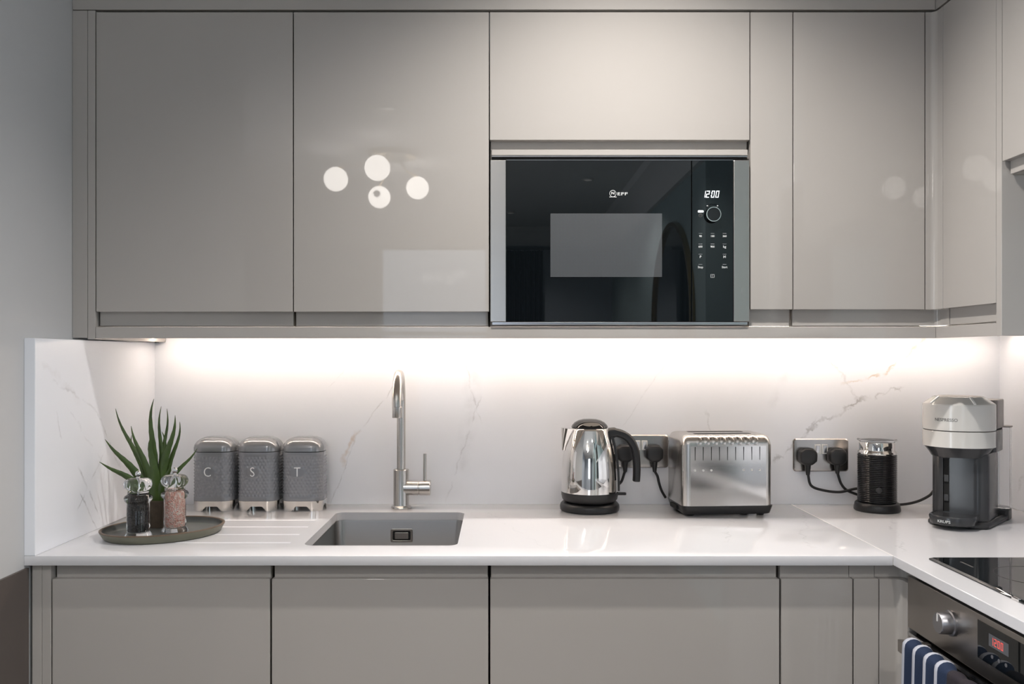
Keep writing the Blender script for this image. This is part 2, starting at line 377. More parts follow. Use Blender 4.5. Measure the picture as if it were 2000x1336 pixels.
# far left wall with glazed doors added for fill light, far wall with a window
bm = NB((-2.9, -2.8, -1.8, .012, 0, CEIL), (-2.9, -2.8, YR, -4.2, 0, CEIL), (-2.9, -2.8, -4.2, -1.8, 2.25, CEIL))
struct('wall_side', bm, M['rear_wall'])
gd = bpy.data.objects.new('door_1', None); COL.objects.link(gd); gd.location = (-2.8, -3, 0); gd['kind'] = 'structure'  # unseen doors, made up to go with the left fill light
struct('door_frame', NB((-2.87, -2.81, -4.2, -4.13, 0, 2.25), (-2.87, -2.81, -1.87, -1.8, 0, 2.25), (-2.87, -2.81, -4.13, -1.87, 2.17, 2.25), (-2.87, -2.81, -3.04, -2.96, 0, 2.17), (-2.87, -2.81, -4.13, -1.87, 0, .09)), M['frame_white'], gd)
struct('pane', NB((-2.845, -2.839, -4.13, -3.04, .09, 2.17), (-2.845, -2.839, -2.96, -1.87, .09, 2.17)), M['pane'], gd)
bm = NB((-2.9, -1.2, YR - .1, YR, 0, CEIL), (-.07, XF, YR - .1, YR, 0, CEIL), (-1.2, -.07, YR - .1, YR, 0, .65), (-1.2, -.07, YR - .1, YR, 2.42, CEIL))
struct('wall_front', bm, M['rear_wall'])
wn = bpy.data.objects.new('window_1', None); COL.objects.link(wn); wn.location = (-.635, YR, .65); wn['kind'] = 'structure'
struct('window_frame', NB((-1.2, -1.14, YR - .07, YR - .01, .65, 2.42), (-.13, -.07, YR - .07, YR - .01, .65, 2.42), (-1.14, -.13, YR - .07, YR - .01, 2.36, 2.42), (-1.14, -.13, YR - .07, YR - .01, .65, .71), (-1.14, -.13, YR - .06, YR - .02, 1.52, 1.56)), M['frame_white'], wn)
struct('pane', NB((-1.14, -.13, YR - .045, YR - .04, .71, 2.36)), M['pane'], wn)
# plaster cornice round the far room
def cornice_prof(s=1): return [(0, 0), (0, -.13 * s), (.02 * s, -.13 * s), (.03 * s, -.10 * s), (.07 * s, -.05 * s), (.11 * s, -.03 * s), (.12 * s, 0)]
bm = bmesh.new(); loft(bm, [[(XF - a, y, CEIL + b) for a, b in cornice_prof(1.5)] for y in (YR, -3.05)])
struct('trim_2', bm, M['ceil'])
bm = bmesh.new(); loft(bm, [[(x, YR + a, CEIL + b) for a, b in cornice_prof(1.3)] for x in (-2.8, XF)])
struct('trim_3', bm, M['ceil'])

# recessed ceiling spots; only the first is no added fill
for i, (x, y, p) in enumerate(SPOTS):
    t = thing('spot_and_fill', ['', 'added fill spot behind the camera on the left', 'added fill spot behind the camera on the right', 'added fill spot mid-room near the pendant', 'added fill spot mid-room by the right wall', 'added fill spot towards the far left wall', 'added fill spot in the far left corner of the room', 'added fill spot nearest the far window'][i] if i else 'small recessed ceiling spot just in front of the wall cupboards', 'ceiling light', (x, y, CEIL), group='added fill spots in the unseen room' if i else None)
    b = bmesh.new(); lathe(b, [(.026, 0), (.045, 0), (.045, -.006), (.030, -.008), (.026, 0)], 24, (x, y, CEIL)); obj('bezel', b, M['frame_white'], t)
    b = bmesh.new(); lathe(b, [(0, -.004), (.026, -.004), (.026, -.001), (0, -.001)], 24, (x, y, CEIL)); obj('lens', b, M['spot_lens'], t)

# pendant globes: seen as reflections in the second cupboard door
def mirror_pt(px, py, r_px, r):
    dv = F * r / r_px
    return ((px - CX) * dv / F, YU - (dv - (YU - CAMY)), CAMZ - (py - CY) * dv / F)
t = thing('pendant_light', 'cluster of four lit opal globes hanging behind the camera, mirrored in a cupboard door', 'pendant light', (-.65, -3.7, CEIL))
gl = [mirror_pt(656, 350, 23.5, .072), mirror_pt(737, 328, 25, .072), mirror_pt(815.5, 367, 22, .072), mirror_pt(741, 385, 21.5, .072)]
b = bmesh.new(); lathe(b, [(0, -.03), (.14, -.03), (.15, -.02), (.15, 0), (0, 0)], 40, (-.65, -3.7, CEIL)); obj('ceiling_rose', b, M['brass'], t)
for k, g in enumerate(gl):
    b = bmesh.new(); bmesh.ops.create_uvsphere(b, u_segments=32, v_segments=20, radius=.072); move(b, g); o = obj('globe', b, M['globe'], t)
    b = bmesh.new(); tube(b, [(g[0], g[1], g[2] + .07), ((g[0] - .65) / 2, (g[1] - 3.7) / 2, (g[2] + CEIL) / 2 + .01), (-.65 + .3 * (g[0] + .65), -3.7 + .3 * (g[1] + 3.7), CEIL - .02)], .006, 8); obj('arm', b, M['brass'], t)
    if k == 3:
        b = bmesh.new(); lathe(b, [(0, .062), (.02, .062), (.024, .070), (.022, .082), (0, .084)], 24); rot(b, -PI / 2, 'X'); move(b, Vector(g) + Vector((-.006, 0, .008))); obj('finial', b, M['chrome_soft'], t)

# far-room furnishings that the black oven glass mirrors
b = bmesh.new(); loops = []
n = 90; out = []
for i in range(n + 1):
    x = .04 + (.42 - .04) * i / n; out.append((x, YR + .07 + .025 * math.sin(i / n * 2 * PI * 8)))
back = [(x, y - .012) for x, y in reversed(out)]
prism(b, out + back, .03, 2.34)
c_ = thing('curtain', 'long navy curtain hanging beside the far window', 'curtain', (.23, YR + .07, .03)); obj('drape', b, M['curtain'], c_)
b = bmesh.new(); tube(b, [(-1.5, YR + .07, 2.36), (.5, YR + .07, 2.36)], .012, 12, smooth=False); tag(obj('curtain_rail', b, M['black_plastic']), 'dark curtain rail above the far window', 'curtain rail')
t = thing('arched_mirror', 'large arched mirror with thin brass frame on the teal wall', 'mirror', (XF, -3.9, .3))
YA = -3.9
def arch(hw, z0, zs, off=0, n=24):
    return [(YA - hw, z0)] + [(YA - hw * math.cos(PI * k / n), zs + hw * math.sin(PI * k / n)) for k in range(n + 1)] + [(YA + hw, z0)]
b = bmesh.new(); A, B = arch(.62, .28, 1.54), arch(.595, .305, 1.54)
loft(b, [[(XF - .002, y, z) for y, z in A], [(XF - .032, y, z) for y, z in A], [(XF - .032, y, z) for y, z in B], [(XF - .012, y, z) for y, z in B]], False, False); obj('frame', b, M['brass'], t)
b = bmesh.new(); prism(b, B, XF - .014, XF - .004, 'x'); obj('glass', b, M['mirror'], t)

# ================================================================== SPLASHBACKS AND WORKTOPS
tag(obj('splashback', NB((XL, XR, 0, .012, .91, 1.395)), M['marble_back'], bevel=0), 'long white veined quartz splashback behind tap, kettle and toaster', 'splashback')
tag(obj('splashback', NB((XL, -.956, YW, 0, .91, 1.359)), M['marble_left'], bevel=.0012), 'short white veined side splashback at the left end, beside the plant tray', 'splashback')
tag(obj('splashback', NB((1.39, XR, -1.95, 0, .91, 1.395)), M['marble_right']), 'white quartz side splashback at the right end, behind the coffee machine', 'splashback')

# main worktop with sink cut-out and drainer grooves
SX0, SX1, SY0, SY1 = -.427, -.091, -.522, -.124
t = thing('worktop', 'white veined quartz worktop running under the tap with sink cut-out', 'worktop', (-.08, YW / 2, .89))
slab = obj('slab', NB((XL, XW - .0008, YW, 0, .89, .91)), M['marble_top'], t, bevel=.0012)
cuts = []
o_ = rrect(SX0, SX1, SY0, SY1, .022, 8); b = bmesh.new(); prism(b, [(x, y) for x, y in o_], .85, .95); cuts.append(move(b, -Vector(t.location)))
for gy in (-.232, -.317, -.406, -.493):
    b = bmesh.new(); tube(b, [(-.74, gy, .9155), (-.46, gy, .9145)], .0075, 14, smooth=False); cuts.append(move(b, -Vector(t.location)))
boolean(slab, cuts)
t = thing('worktop', 'white quartz worktop on the right carrying coffee machine and hob', 'worktop', (1.1, -1, .89))
obj('slab', NB((XW + .0008, 1.39, -1.95, 0, .89, .91)), M['marble_top'], t, bevel=.0012)
obj('joint', NB((XW - .0008, XW + .0008, YW + .002, 0, .891, .9097)), M['seal'], t)

# under-mounted sink
t = thing('sink', 'square undermounted stainless steel sink below the tap', 'sink', (-.259, -.323, .70))
b = bmesh.new(); e = .003
def sl(off, z, r): return [(x, y, z) for x, y in rrect(SX0 - off, SX1 + off, SY0 - off, SY1 + off, r, 8)]
loft(b, [sl(.022, .8895, .03), sl(.004, .8895, .026), sl(.003, .885, .026), sl(-.004, .735, .03), sl(-.012, .722, .03), sl(-.03, .715, .03), sl(-.12, .712, .02)], False, True)
loops2 = [sl(.022, .8880, .03), sl(.006, .8880, .026), sl(-.001, .733, .03), sl(-.02, .713, .03), sl(-.12, .7105, .02)]
loft(b, loops2, False, True)
obj('bowl', b, M['steel_sink'], t, angle=50)
b = bmesh.new(); lathe(b, [(0, .001), (.03, .001), (.042, .004), (.045, .001), (.045, 0), (0, 0)], 32, (-.259, -.323, .7125)); obj('drain', b, M['chrome_soft'], t)
# overflow on the back wall of the bowl
oy = SY1 + .001; ox, oz = X(784.5, SY1), Z(1046, SY1)
b = bmesh.new(); R0 = rrect(ox - .029, ox + .029, oz - .0175, oz + .0175, .004, 3); R1 = rrect(ox - .0235, ox + .0235, oz - .0125, oz + .0125, .003, 3)
loft(b, [[(x, oy + .001, z) for x, z in R0], [(x, oy - .0035, z) for x, z in R0], [(x, oy - .0035, z) for x, z in R1], [(x, oy - .0005, z) for x, z in R1]], False, False)
of = obj('overflow_frame', b, M['steel_sink'], t, bevel=.0008)
b = bmesh.new(); box(b, ox - .0235, ox + .0235, oy - .0008, oy + .001, oz - .0125, oz + .0125); obj('overflow_hole', b, M['void'], of)
b = bmesh.new(); prism(b, rrect(ox - .018, ox + .018, oz - .0085, oz + .0085, .002, 3), oy - .0045, oy - .0008, 'y'); obj('overflow_cover', b, M['steel_sink'], of, bevel=.0008)

# ================================================================== CUPBOARDS
G = .0012
def door(parent, x0, x1, z0, z1, lip, y=YU, lipz=None, set_back=.015):
    """slab door in the XZ plane with a recessed finger pull ('down' under it, 'up' above it)"""
    d = obj('door', NB((x0, x1, y, y + .0195, z0, z1)), M['lacquer'], parent, bevel=.0009)
    if lip == 'down': bb = (x0 + .002, x1 - .002, y + set_back, y + .0195, lipz, z0 + .001)
    else: bb = (x0 + .002, x1 - .002, y + set_back, y + .0195, z1 - .001, lipz)
    obj('finger_pull', NB(bb), M['lacquer'], d, bevel=.0007)
    return d
def carcass(parent, x0, x1, y0, y1, z0, z1, th=.016, top=True, name='carcass'):
    bx = [(x0, x0 + th, y0, y1, z0, z1), (x1 - th, x1, y0, y1, z0, z1), (x0 + th, x1 - th, y1 - .008, y1, z0 + th, z1 - (th if top else 0)), (x0 + th, x1 - th, y0, y1, z0, z0 + th)]
    if top: bx.append((x0 + th, x1 - th, y0, y1, z1 - th, z1))
    return obj(name, NB(*bx), M['carcass'], parent)
ZB, ZT, ZL = 1.4233, 2.1105, 1.3916      # wall door bottom, top, bottom of the finger pull
xu = lambda p: X(p, YU)
x_end0, x_end1, x_d1, x_d2, x_m0, x_m1, x_f1, x_d4 = xu(141.5), xu(171), xu(186.8), xu(572.7), xu(955.8), xu(1465), xu(1549), xu(1807)
tag(obj('filler_panel', NB((XL + .0005, x_end1 - .0006, YU, YU + .018, 1.3635, ZT + .004)), M['lacquer'], bevel=.0009), 'greige gloss filler strip between left wall and wall cupboards', 'filler panel')
tag(obj('end_panel', NB((x_end1 + .0002, x_d1 - .0009, YU, -.001, 1.3600, ZT + .004)), M['lacquer'], bevel=.0009), 'thin greige end panel at the left of the wall cupboards', 'end panel')
for x0, x1, lb in ((x_d1, x_d2, 'plain gloss greige wall cupboard furthest left above the plant'), (x_d2, x_m0, 'gloss greige wall cupboard above the tap, mirroring four round globes')):
    t = thing('wall_cupboard', lb, 'cupboard', ((x0 + x1) / 2, 0, 1.39), group='wall cupboards along the back wall')
    carcass(t, x0 + .003, x1 - .003, YU + .021, -.001, 1.3905, ZT)
    door(t, x0 + G, x1 - G, ZB, ZT, 'down', lipz=ZL)
# microwave housing
t = thing('wall_cupboard', 'wide greige wall cupboard with lift-up door above the microwave', 'cupboard', ((x_m0 + x_m1) / 2, 0, 1.39), group='wall cupboards along the back wall')
zd, zl, zs, zg = Z(273.5, YU), Z(292, YU), Z(303, YU), Z(306, YU)
a, c = x_m0 + .002, x_m1 - .002
obj('carcass', NB((a, a + .016, YU + .021, -.001, 1.3905, ZT), (c - .016, c, YU + .021, -.001, 1.3905, ZT), (a + .016, c - .016, -.009, -.001, 1.3905, ZT), (a + .016, c - .016, YU + .021, -.009, ZT - .016, ZT), (a + .016, c - .016, YU + .021, -.009, 1.3905, 1.396)), M['carcass'], t)
door(t, x_m0 + G, x_m1 - G, zd, ZT, 'down', lipz=zl + .001)
obj('shelf', NB((a + .0165, c - .0165, YU + .0215, -.01, zs - .002, zl), (a + .003, c - .003, YU + .001, YU + .0205, zs, zl)), M['lacquer'], t, bevel=.0008)
obj('shelf_trim', NB((a + .003, c - .003, YU + .003, YU + .0205, zg, zs - .0003)), M['chrome_soft'], t, bevel=.0005)
# filler between microwave and the narrow cupboard
t = thing('filler_panel', 'narrow tall greige filler panel right of the microwave', 'filler panel', ((x_m1 + x_f1) / 2, YU, 1.39))
p = obj('panel', NB((x_m1 + G, x_f1 - G, YU, YU + .0195, Z(604.5, YU), ZT)), M['lacquer'], t, bevel=.0009)
obj('recess_strip', NB((x_m1 + .002, x_f1 - .005, YU + .015, YU + .0195, ZL - .001, Z(604.5, YU))), M['lacquer'], t)
obj('backing', NB((x_m1 + .001, x_f1 - .001, YU + .021, YU + .039, 1.3905, ZT)), M['carcass'], t)
t = thing('wall_cupboard', 'slim gloss greige wall cupboard near the inner corner above the sockets', 'cupboard', ((x_f1 + x_d4) / 2, 0, 1.39), group='wall cupboards along the back wall')
carcass(t, x_f1 + .003, x_d4 - .003, YU + .021, -.001, 1.3905, ZT)
door(t, x_f1 + G, x_d4 - G, Z(604.5, YU), ZT, 'down', lipz=ZL)
# inner corner post, curved
def corner_post(xa, xb, ya, yb, z0, z1, r, th):
    """concave L from (xa, ya) along the back run to (xb, yb) down the right run"""
    arc = [(xb - r + r * math.sin(k / 8 * PI / 2), ya - r + r * math.cos(k / 8 * PI / 2)) for k in range(9)]
    pts = [(xa, ya)] + arc + [(xb, yb), (xb + th, yb), (xb + th, ya + th), (xa, ya + th)]
    bm = bmesh.new(); prism(bm, pts, z0, z1); return bm
YC = -.452
t = thing('corner_post', 'curved greige inner corner post joining the two wall cupboard runs', 'corner post', (XU, YU, 1.39))
obj('post', corner_post(x_d4 + G, XU, YU, YC + .0008, Z(604.5, YU), ZT, .013, .0195), M['lacquer'], t, bevel=.0006)
obj('recess_strip', corner_post(x_d4 - .004, XU + .015, YU + .015, YC + .001, ZL, Z(604.5, YU) - .0005, .013, .0045), M['lacquer'], t)
# right-hand wall cupboard
YE = -.661
def door_x(parent, y0, y1, z0, z1, x, lip, lipz, sb=.015):
    d = obj('door', NB((x, x + .0195, y0, y1, z0, z1)), M['lacquer'], parent, bevel=.0009)
    zz = (lipz, z0 + .001) if lip == 'down' else (z1 - .001, lipz)
    obj('finger_pull', NB((x + sb, x + .0195, y0 + .002, y1 - .002, *zz)), M['lacquer'], d, bevel=.0007); return d
t = thing('wall_cupboard', 'gloss greige wall cupboard on the right wall beside the inner corner', 'cupboard', (1.2, -.55, 1.39), group='wall cupboards on the right wall')
obj('carcass', NB((XU + .021, 1.389, YE + .001, YE + .017, 1.3905, ZT), (XU + .021, 1.389, YC - .001, YC + .015, 1.3905, ZT), (1.381, 1.389, YE + .017, YC - .001, 1.3905, ZT), (XU + .021, 1.381, YE + .017, YC - .001, 1.3905, 1.4065), (XU + .021, 1.381, YE + .017, YC - .001, ZT - .016, ZT)), M['carcass'], t)
door_x(t, YE + G, YC - G, Z(604.5, YU), ZT, XU, 'down', ZL + .001)
tag(obj('end_panel', NB((XU, 1.389, YE - .019, YE - .0004, 1.3623, ZT + .004)), M['lacquer'], bevel=.0009), 'dull greige side panel at the right edge, under the high hob cupboard', 'end panel')
t = thing('wall_cupboard', 'short greige wall cupboard at top right, set higher over the hob', 'cupboard', (1.2, -1.0, 1.70), group='wall cupboards on the right wall')
obj('carcass', NB((XU + .021, 1.389, -1.285, YE - .0205, 1.682, ZT)), M['carcass'], t)
door_x(t, -1.285, YE - .0215, 1.709, ZT, XU, 'down', 1.683)
# pelmets and top scribes
tag(obj('pelmet', NB((x_d1, XU + .001, YU, YU + .0195, Z(660.5, YU), 1.3885)), M['lacquer'], bevel=.0009), 'long greige light pelmet under the wall cupboards', 'pelmet')
tag(obj('pelmet', NB((XU + .0015, XU + .0195, YE + .0003, YU + .019, Z(660.5, YU), 1.3885)), M['lacquer'], bevel=.0009), 'short greige pelmet under the right wall cupboard, above the coffee machine', 'pelmet')
tag(obj('top_scribe', NB((XL + .0005, XU - .0005, YU - .001, YU + .019, ZT + .0055, 2.25)), M['lacquer'], bevel=.0009), 'long greige fascia strip along the top of the back cupboards', 'fascia')
tag(obj('top_scribe', NB((XU + .0005, XU + .019, -1.285, YU + .019, ZT + .0055, 2.25)), M['lacquer'], bevel=.0009), 'greige fascia strip along the top of the right-hand cupboards', 'fascia')

# LED strip under the cupboards
t = thing('led_strip', 'warm white light strip hidden under the wall cupboards', 'light strip', (0, -.085, 1.39))
obj('diffuser', NB((-.945, 1.36, -.100, -.084, 1.380, 1.3855)), M['led'], t)
obj('profile', NB((-.95, 1.365, -.103, -.081, 1.3855, 1.3902)), M['chrome_soft'], t)
b = bmesh.new(); lathe(b, [(0, 0), (.006, 0), (.006, .03), (0, .03)], 14, (-.946, -.012, 1.3585)); obj('cable_gland', b, M['black_plastic'], t)

# base cupboards
xd = lambda p: X(p, YD)
ZDT, ZLT, ZP = .8576, .8895, .15
tag(obj('filler_panel', NB((XL + .0065, xd(82) - .0006, YD, YD + .018, 0, .889)), M['lacquer'], bevel=.0009), 'greige filler strip at the left end under the worktop', 'filler panel')
tag(obj('end_panel', NB((xd(82), xd(99.5), YD, -.001, 0, .889)), M['lacquer'], bevel=.0009), 'thin greige end panel at the left of the base cupboards', 'end panel')
bs = [(xd(100.2), xd(529), 'greige base cupboard below the plant tray, furthest left'), (xd(529), xd(955.6), 'greige base cupboard directly under the sink'),
      (xd(955.6), xd(1524), 'wide greige base cupboard under the kettle and toaster'), (xd(1524), xd(1667), 'slim greige base cupboard near the inner corner, under the milk frother')]
for x0, x1, lb in bs:
    t = thing('base_cupboard', lb, 'cupboard', ((x0 + x1) / 2, -.3, 0), group='base cupboards under the main worktop')
    carcass(t, x0 + .003, x1 - .003, YD + .021, -.001, ZP, .888, top=False)
    door(t, x0 + .002, x1 - .002, ZP + .003, ZDT, 'up', y=YD, lipz=ZLT - .0008)
    obj('plinth', NB((x0 + .0006, x1 - .0006, YD + .06, YD + .076, 0, ZP - .001)), M['lacquer'], t)
t = thing('filler_panel', 'narrow greige panel beside the inner corner under the worktop', 'filler panel', (xd(1692), YD, 0))
obj('panel', NB((xd(1667) + .001, xd(1717) - .001, YD, YD + .0195, .0, ZDT)), M['lacquer'], t, bevel=.0009)
obj('recess_strip', NB((xd(1667) - .003, xd(1717) - .004, YD + .015, YD + .0195, ZDT, ZLT - .001)), M['lacquer'], t)
t = thing('corner_post', 'curved greige inner corner post beside the oven', 'corner post', (XD, YD, 0))
obj('post', corner_post(xd(1717) + .001, XD, YD, -.632, 0, ZDT, .012, .0195), M['lacquer'], t, bevel=.0006)
obj('recess_strip', corner_post(xd(1717) - .003, XD + .015, YD + .015, -.632, ZDT + .0005, ZLT - .001, .012, .0045), M['lacquer'], t)

# ================================================================== BUILT-IN MICROWAVE
YM = YU - .004
xm = lambda p: X(p, YM); zm = lambda p: Z(p, YM)
t = thing('microwave', 'built-in microwave with black glass front and steel side strips', 'microwave', (xm(1210), -.2, 1.397))
m0, m1, mt, mb = xm(957.8), xm(1463.5), zm(313), zm(628.5)
obj('casing', NB((x_m0 + .019, x_m1 - .019, YM + .022, -.02, 1.3975, mt - .006)), M['void'], t)
obj('backplate', NB((m0 + .001, m1 - .001, YM + .008, YM + .0215, mb + .001, mt - .001)), M['void'], t)
obj('gap_shade', NB((m0 + .003, m1 - .003, YM + .012, YM + .0215, mt - .001, zg - .0004)), M['void'], t)  # black strip painting the shade in the gap above the microwave
obj('steel_strip', NB((m0, xm(988), YM - .002, YM + .008, mb, mt)), M['steel'], t, bevel=.0008)
obj('steel_strip', NB((xm(1432.5), m1, YM - .002, YM + .008, mb, mt)), M['steel'], t, bevel=.0015)
dr = obj('door', NB((xm(988.6), xm(1350), YM, YM + .0075, mb, mt)), M['black_glass'], t, bevel=.0008)
obj('perforated_window', NB((xm(1075), xm(1293), YM - .0004, YM + .001, zm(541), zm(417))), M['screen'], dr)
cp = obj('control_panel', NB((xm(1351.6), xm(1432), YM, YM + .0075, mb, mt)), M['black_glass'], t, bevel=.0008)
obj('bottom_trim', NB((m0 + .004, m1 - .004, YM - .001, YM + .02, zm(634.5), mb - .0006)), M['chrome_soft'], t, bevel=.0006)
obj('top_edge_trim', NB((xm(988.6), xm(1432), YM + .0005, YM + .007, mt + .0002, mt + .0012)), M['chrome_soft'], t)
yl = YM - .0006
b = move(text_bm('EFF', .0095, .0003, sx=1.75, spacing=1.05, offset=.0001), (xm(1215.5), yl, zm(379)))
for r0, r1, k in ((.0068, .0078, 32),):
    cx_, cz_ = xm(1197), zm(378)
    loft(b, [[(cx_ + r * math.cos(a), y, cz_ + r * math.sin(a)) for a in (2 * PI * i / k for i in range(k))] for r, y in ((r1, yl + .0004), (r1, yl), (r0, yl), (r0, yl + .0004))], False, False)
join(b, move(text_bm('N', .0085, .0003, sx=1.2, offset=.0002), (cx_, yl, cz_ + .0004)))
box(b, cx_ - .008, cx_ + .008, yl, yl + .0004, cz_ - .0086, cz_ - .0072)
obj('lettering', b, M['print'], dr)
# clock: seven-segment 12:00
SEG = {'0': 'abcdef', '1': 'bc', '2': 'abged'}
def digit(bm, ch, x, z, w, h, th, y):
    S = {'a': (0, w, h - th, h), 'g': (0, w, h / 2 - th / 2, h / 2 + th / 2), 'd': (0, w, 0, th), 'f': (0, th, h / 2 + th * .3, h - th * .3), 'b': (w - th, w, h / 2 + th * .3, h - th * .3), 'e': (0, th, th * .3, h / 2 - th * .3), 'c': (w - th, w, th * .3, h / 2 - th * .3)}
    for s in SEG[ch]:
        u0, u1, v0, v1 = S[s]; v = [(u, q) for u, q in ((u0, v0), (u1, v0), (u1, v1), (u0, v1))]
        prism(bm, [(x + u + .16 * q, z + q) for u, q in v], y, y + .0006, 'y')
b = bmesh.new(); hh = .0155
for ch, px in (('1', 1371), ('2', 1378.5), ('0', 1388.5), ('0', 1397)):
    digit(b, ch, xm(px), zm(386), .0070, hh, .0015, yl)
for q in (.004, .0105): box(b, xm(1387.6) + .16 * q, xm(1387.6) + .0013 + .16 * q, yl, yl + .0006, zm(386) + q, zm(386) + q + .0013)
obj('clock_digits', b, M['lit'], cp)
kx, kz = xm(1391.5), zm(420)
b = bmesh.new(); lathe(b, [(0, 0), (.0155, 0), (.0155, .010), (.0150, .012), (0, .012)], 40); rot(b, PI / 2, 'X'); move(b, (kx, YM, kz)); kn = obj('dial', b, M['black_gloss'], cp)
b = bmesh.new(); lathe(b, [(.0155, .0085), (.0172, .0085), (.0176, .011), (.0168, .0128), (.0152, .0128)], 48); rot(b, PI / 2, 'X'); move(b, (kx, YM, kz)); obj('dial_ring', b, M['chrome'], kn)
b = bmesh.new(); loft(b, [[(kx + .03 * math.sin(a), yl, kz - .007 + r * math.cos(a) ) for a in (-.38, -.2, 0, .2, .38)] for r in (.0315, .0323)], False, False, closed=False)
bmesh.ops.solidify(b, geom=b.faces[:], thickness=.0003)
for sx_ in (-1, 1): box(b, kx + sx_ * .0115 - .0015, kx + sx_ * .0115 + .0015, yl, yl + .0005, kz + .0202, kz + .0222)
obj('dial_arrow', b, M['print'], cp)
b = bmesh.new(); prism(b, rrect(xm(1363), xm(1374), zm(415), zm(411), .0015, 3), yl - .0003, yl + .0006, 'y'); obj('indicator_lamp', b, M['lit'], cp)
b = bmesh.new(); cx_, cz_ = xm(1368), zm(420.5)
loft(b, [[(cx_ + r * math.cos(a), y, cz_ + r * math.sin(a)) for a in (2 * PI * i / 20 for i in range(20))] for r, y in ((.0042, yl + .0004), (.0042, yl), (.0033, yl), (.0033, yl + .0004))], False, False)
box(b, cx_ - .0004, cx_ + .0004, yl, yl + .0005, cz_, cz_ + .0025); box(b, cx_, cx_ + .002, yl, yl + .0005, cz_ - .0004, cz_ + .0004); obj('clock_symbol', b, M['print_dark'], cp)
for s, px, py, sz in (('90', 1368, 461.5, .0062), ('180', 1391.5, 461.5, .0062), ('360', 1415, 461.5, .0062), ('600', 1368, 482, .0062), ('900', 1391.5, 482, .0062), ('kg', 1415, 482, .0078), ('P', 1368, 502, .0082), ('M', 1415, 502, .0082), ('Stop', 1368, 522, .0066), ('Start', 1415, 522, .0066)):
    b = move(text_bm(s, sz, .0003, offset=.00012), (xm(px), yl, zm(py)))
    box(b, xm(px) - .0042, xm(px) + .0042, yl, yl + .0004, zm(py) + .0062, zm(py) + .0066)
    obj('key', b, M['print'], cp)
b = bmesh.new(); cx_, cz_ = xm(1391.5), zm(539)
for r in ((-.0042, .0042, -.0038, -.0032), (-.0042, .0042, .0032, .0038), (-.0042, -.0036, -.0032, .0032), (.0036, .0042, -.0032, .0032), (.0005, .0009, -.0032, .0032), (-.0022, -.0008, -.0006, .0006)):
    box(b, cx_ + r[0], cx_ + r[1], yl, yl + .0004, cz_ + r[2], cz_ + r[3])
obj('door_symbol', b, M['print'], cp)

# ================================================================== TAP
tx, ty = -.2655, -.060
t = thing('tap', 'tall chrome mixer tap with curved spout behind the sink', 'tap', (tx, ty, .91))
b = bmesh.new(); lathe(b, [(0, 0), (.027, 0), (.0275, .002), (.0265, .005), (.0215, .008), (.0210, .010), (.0210, .1040), (.0200, .1055), (.0125, .1058), (0, .1058)], 48, (tx, ty, .91)); obj('body', b, M['steel'], t)
R = .083; zc = Z(722, -.14) - .0118 - R
pts = [(tx, ty, .91 + .1), (tx, ty, 1.05), (tx, ty, 1.12), (tx, ty, zc)]
pts += [(tx + .0075 * (1 - math.cos(a)) / 2, ty - R + R * math.cos(a), zc + R * math.sin(a)) for a in (PI * k / 14 for k in range(1, 14))]
sx_ = tx + .009
pts += [(sx_ - .001, ty - 2 * R, zc), (sx_, ty - 2 * R, Z(795, ty - 2 * R))]
b = bmesh.new(); tube(b, pts, .0119, 24, 4); obj('spout', b, M['steel'], t, angle=60)
b = bmesh.new(); ze = Z(816, ty - 2 * R); zt_ = Z(794, ty - 2 * R)
lathe(b, [(.0085, 0), (.0122, 0), (.0126, .001), (.0126, zt_ - ze - .0012), (.0118, zt_ - ze - .0004), (.0118, zt_ - ze)], 32, (sx_, ty - 2 * R, ze)); obj('aerator', b, M['steel'], t)
hz = Z(952.5, ty)
b = bmesh.new(); lathe(b, [(.0, .008), (.0205, .008), (.0205, .046), (.0192, .0475), (.0192, .049), (.0205, .0505), (.0205, .078), (.0195, .0795), (0, .0795)], 40); rot(b, PI / 2, 'Y'); move(b, (tx, ty, hz)); obj('cartridge', b, M['steel_h'], t)
b = bmesh.new(); hx = X(830, ty); tube(b, [(hx, ty, hz + .018), (hx, ty, Z(886, ty))], .0048, 14, smooth=False); obj('lever', b, M['steel'], t, bevel=.0006)

# ================================================================== CANISTERS
CW, CDp, CR = .1105, .098, .030
def ring_pts(n_side, w, d, r):
    """points of a rounded rectangle at equal arc steps, with outward normals"""
    per = 2 * (w - 2 * r) + 2 * (d - 2 * r) + 2 * PI * r; N = n_side; out = []
    segs = [('l', (w / 2 - r, -d / 2), (-1, 0), w - 2 * r, (0, -1)), ]
    for i in range(N):
        s = per * i / N
        # start at the front left, go right
        L = w - 2 * r; A = PI * r / 2; Dd = d - 2 * r
        u = s
        if u < L: out.append((-w / 2 + r + u, -d / 2, 0, -1, s)); continue
        u -= L
        if u < A: a = -PI / 2 + u / r; out.append((w / 2 - r + r * math.cos(a), -d / 2 + r + r * math.sin(a), math.cos(a), math.sin(a), s)); continue
        u -= A
        if u < Dd: out.append((w / 2, -d / 2 + r + u, 1, 0, s)); continue
        u -= Dd
        if u < A: a = u / r; out.append((w / 2 - r + r * math.cos(a), d / 2 - r + r * math.sin(a), math.cos(a), math.sin(a), s)); continue
        u -= A
        if u < L: out.append((w / 2 - r - u, d / 2, 0, 1, s)); continue
        u -= L
        if u < A: a = PI / 2 + u / r; out.append((-w / 2 + r + r * math.cos(a), d / 2 - r + r * math.sin(a), math.cos(a), math.sin(a), s)); continue
        u -= A
        if u < Dd: out.append((-w / 2, d / 2 - r - u, -1, 0, s)); continue
        u -= Dd
        a = PI + u / r; out.append((-w / 2 + r + r * math.cos(a), -d / 2 + r + r * math.sin(a), math.cos(a), math.sin(a), s))
    return out, per
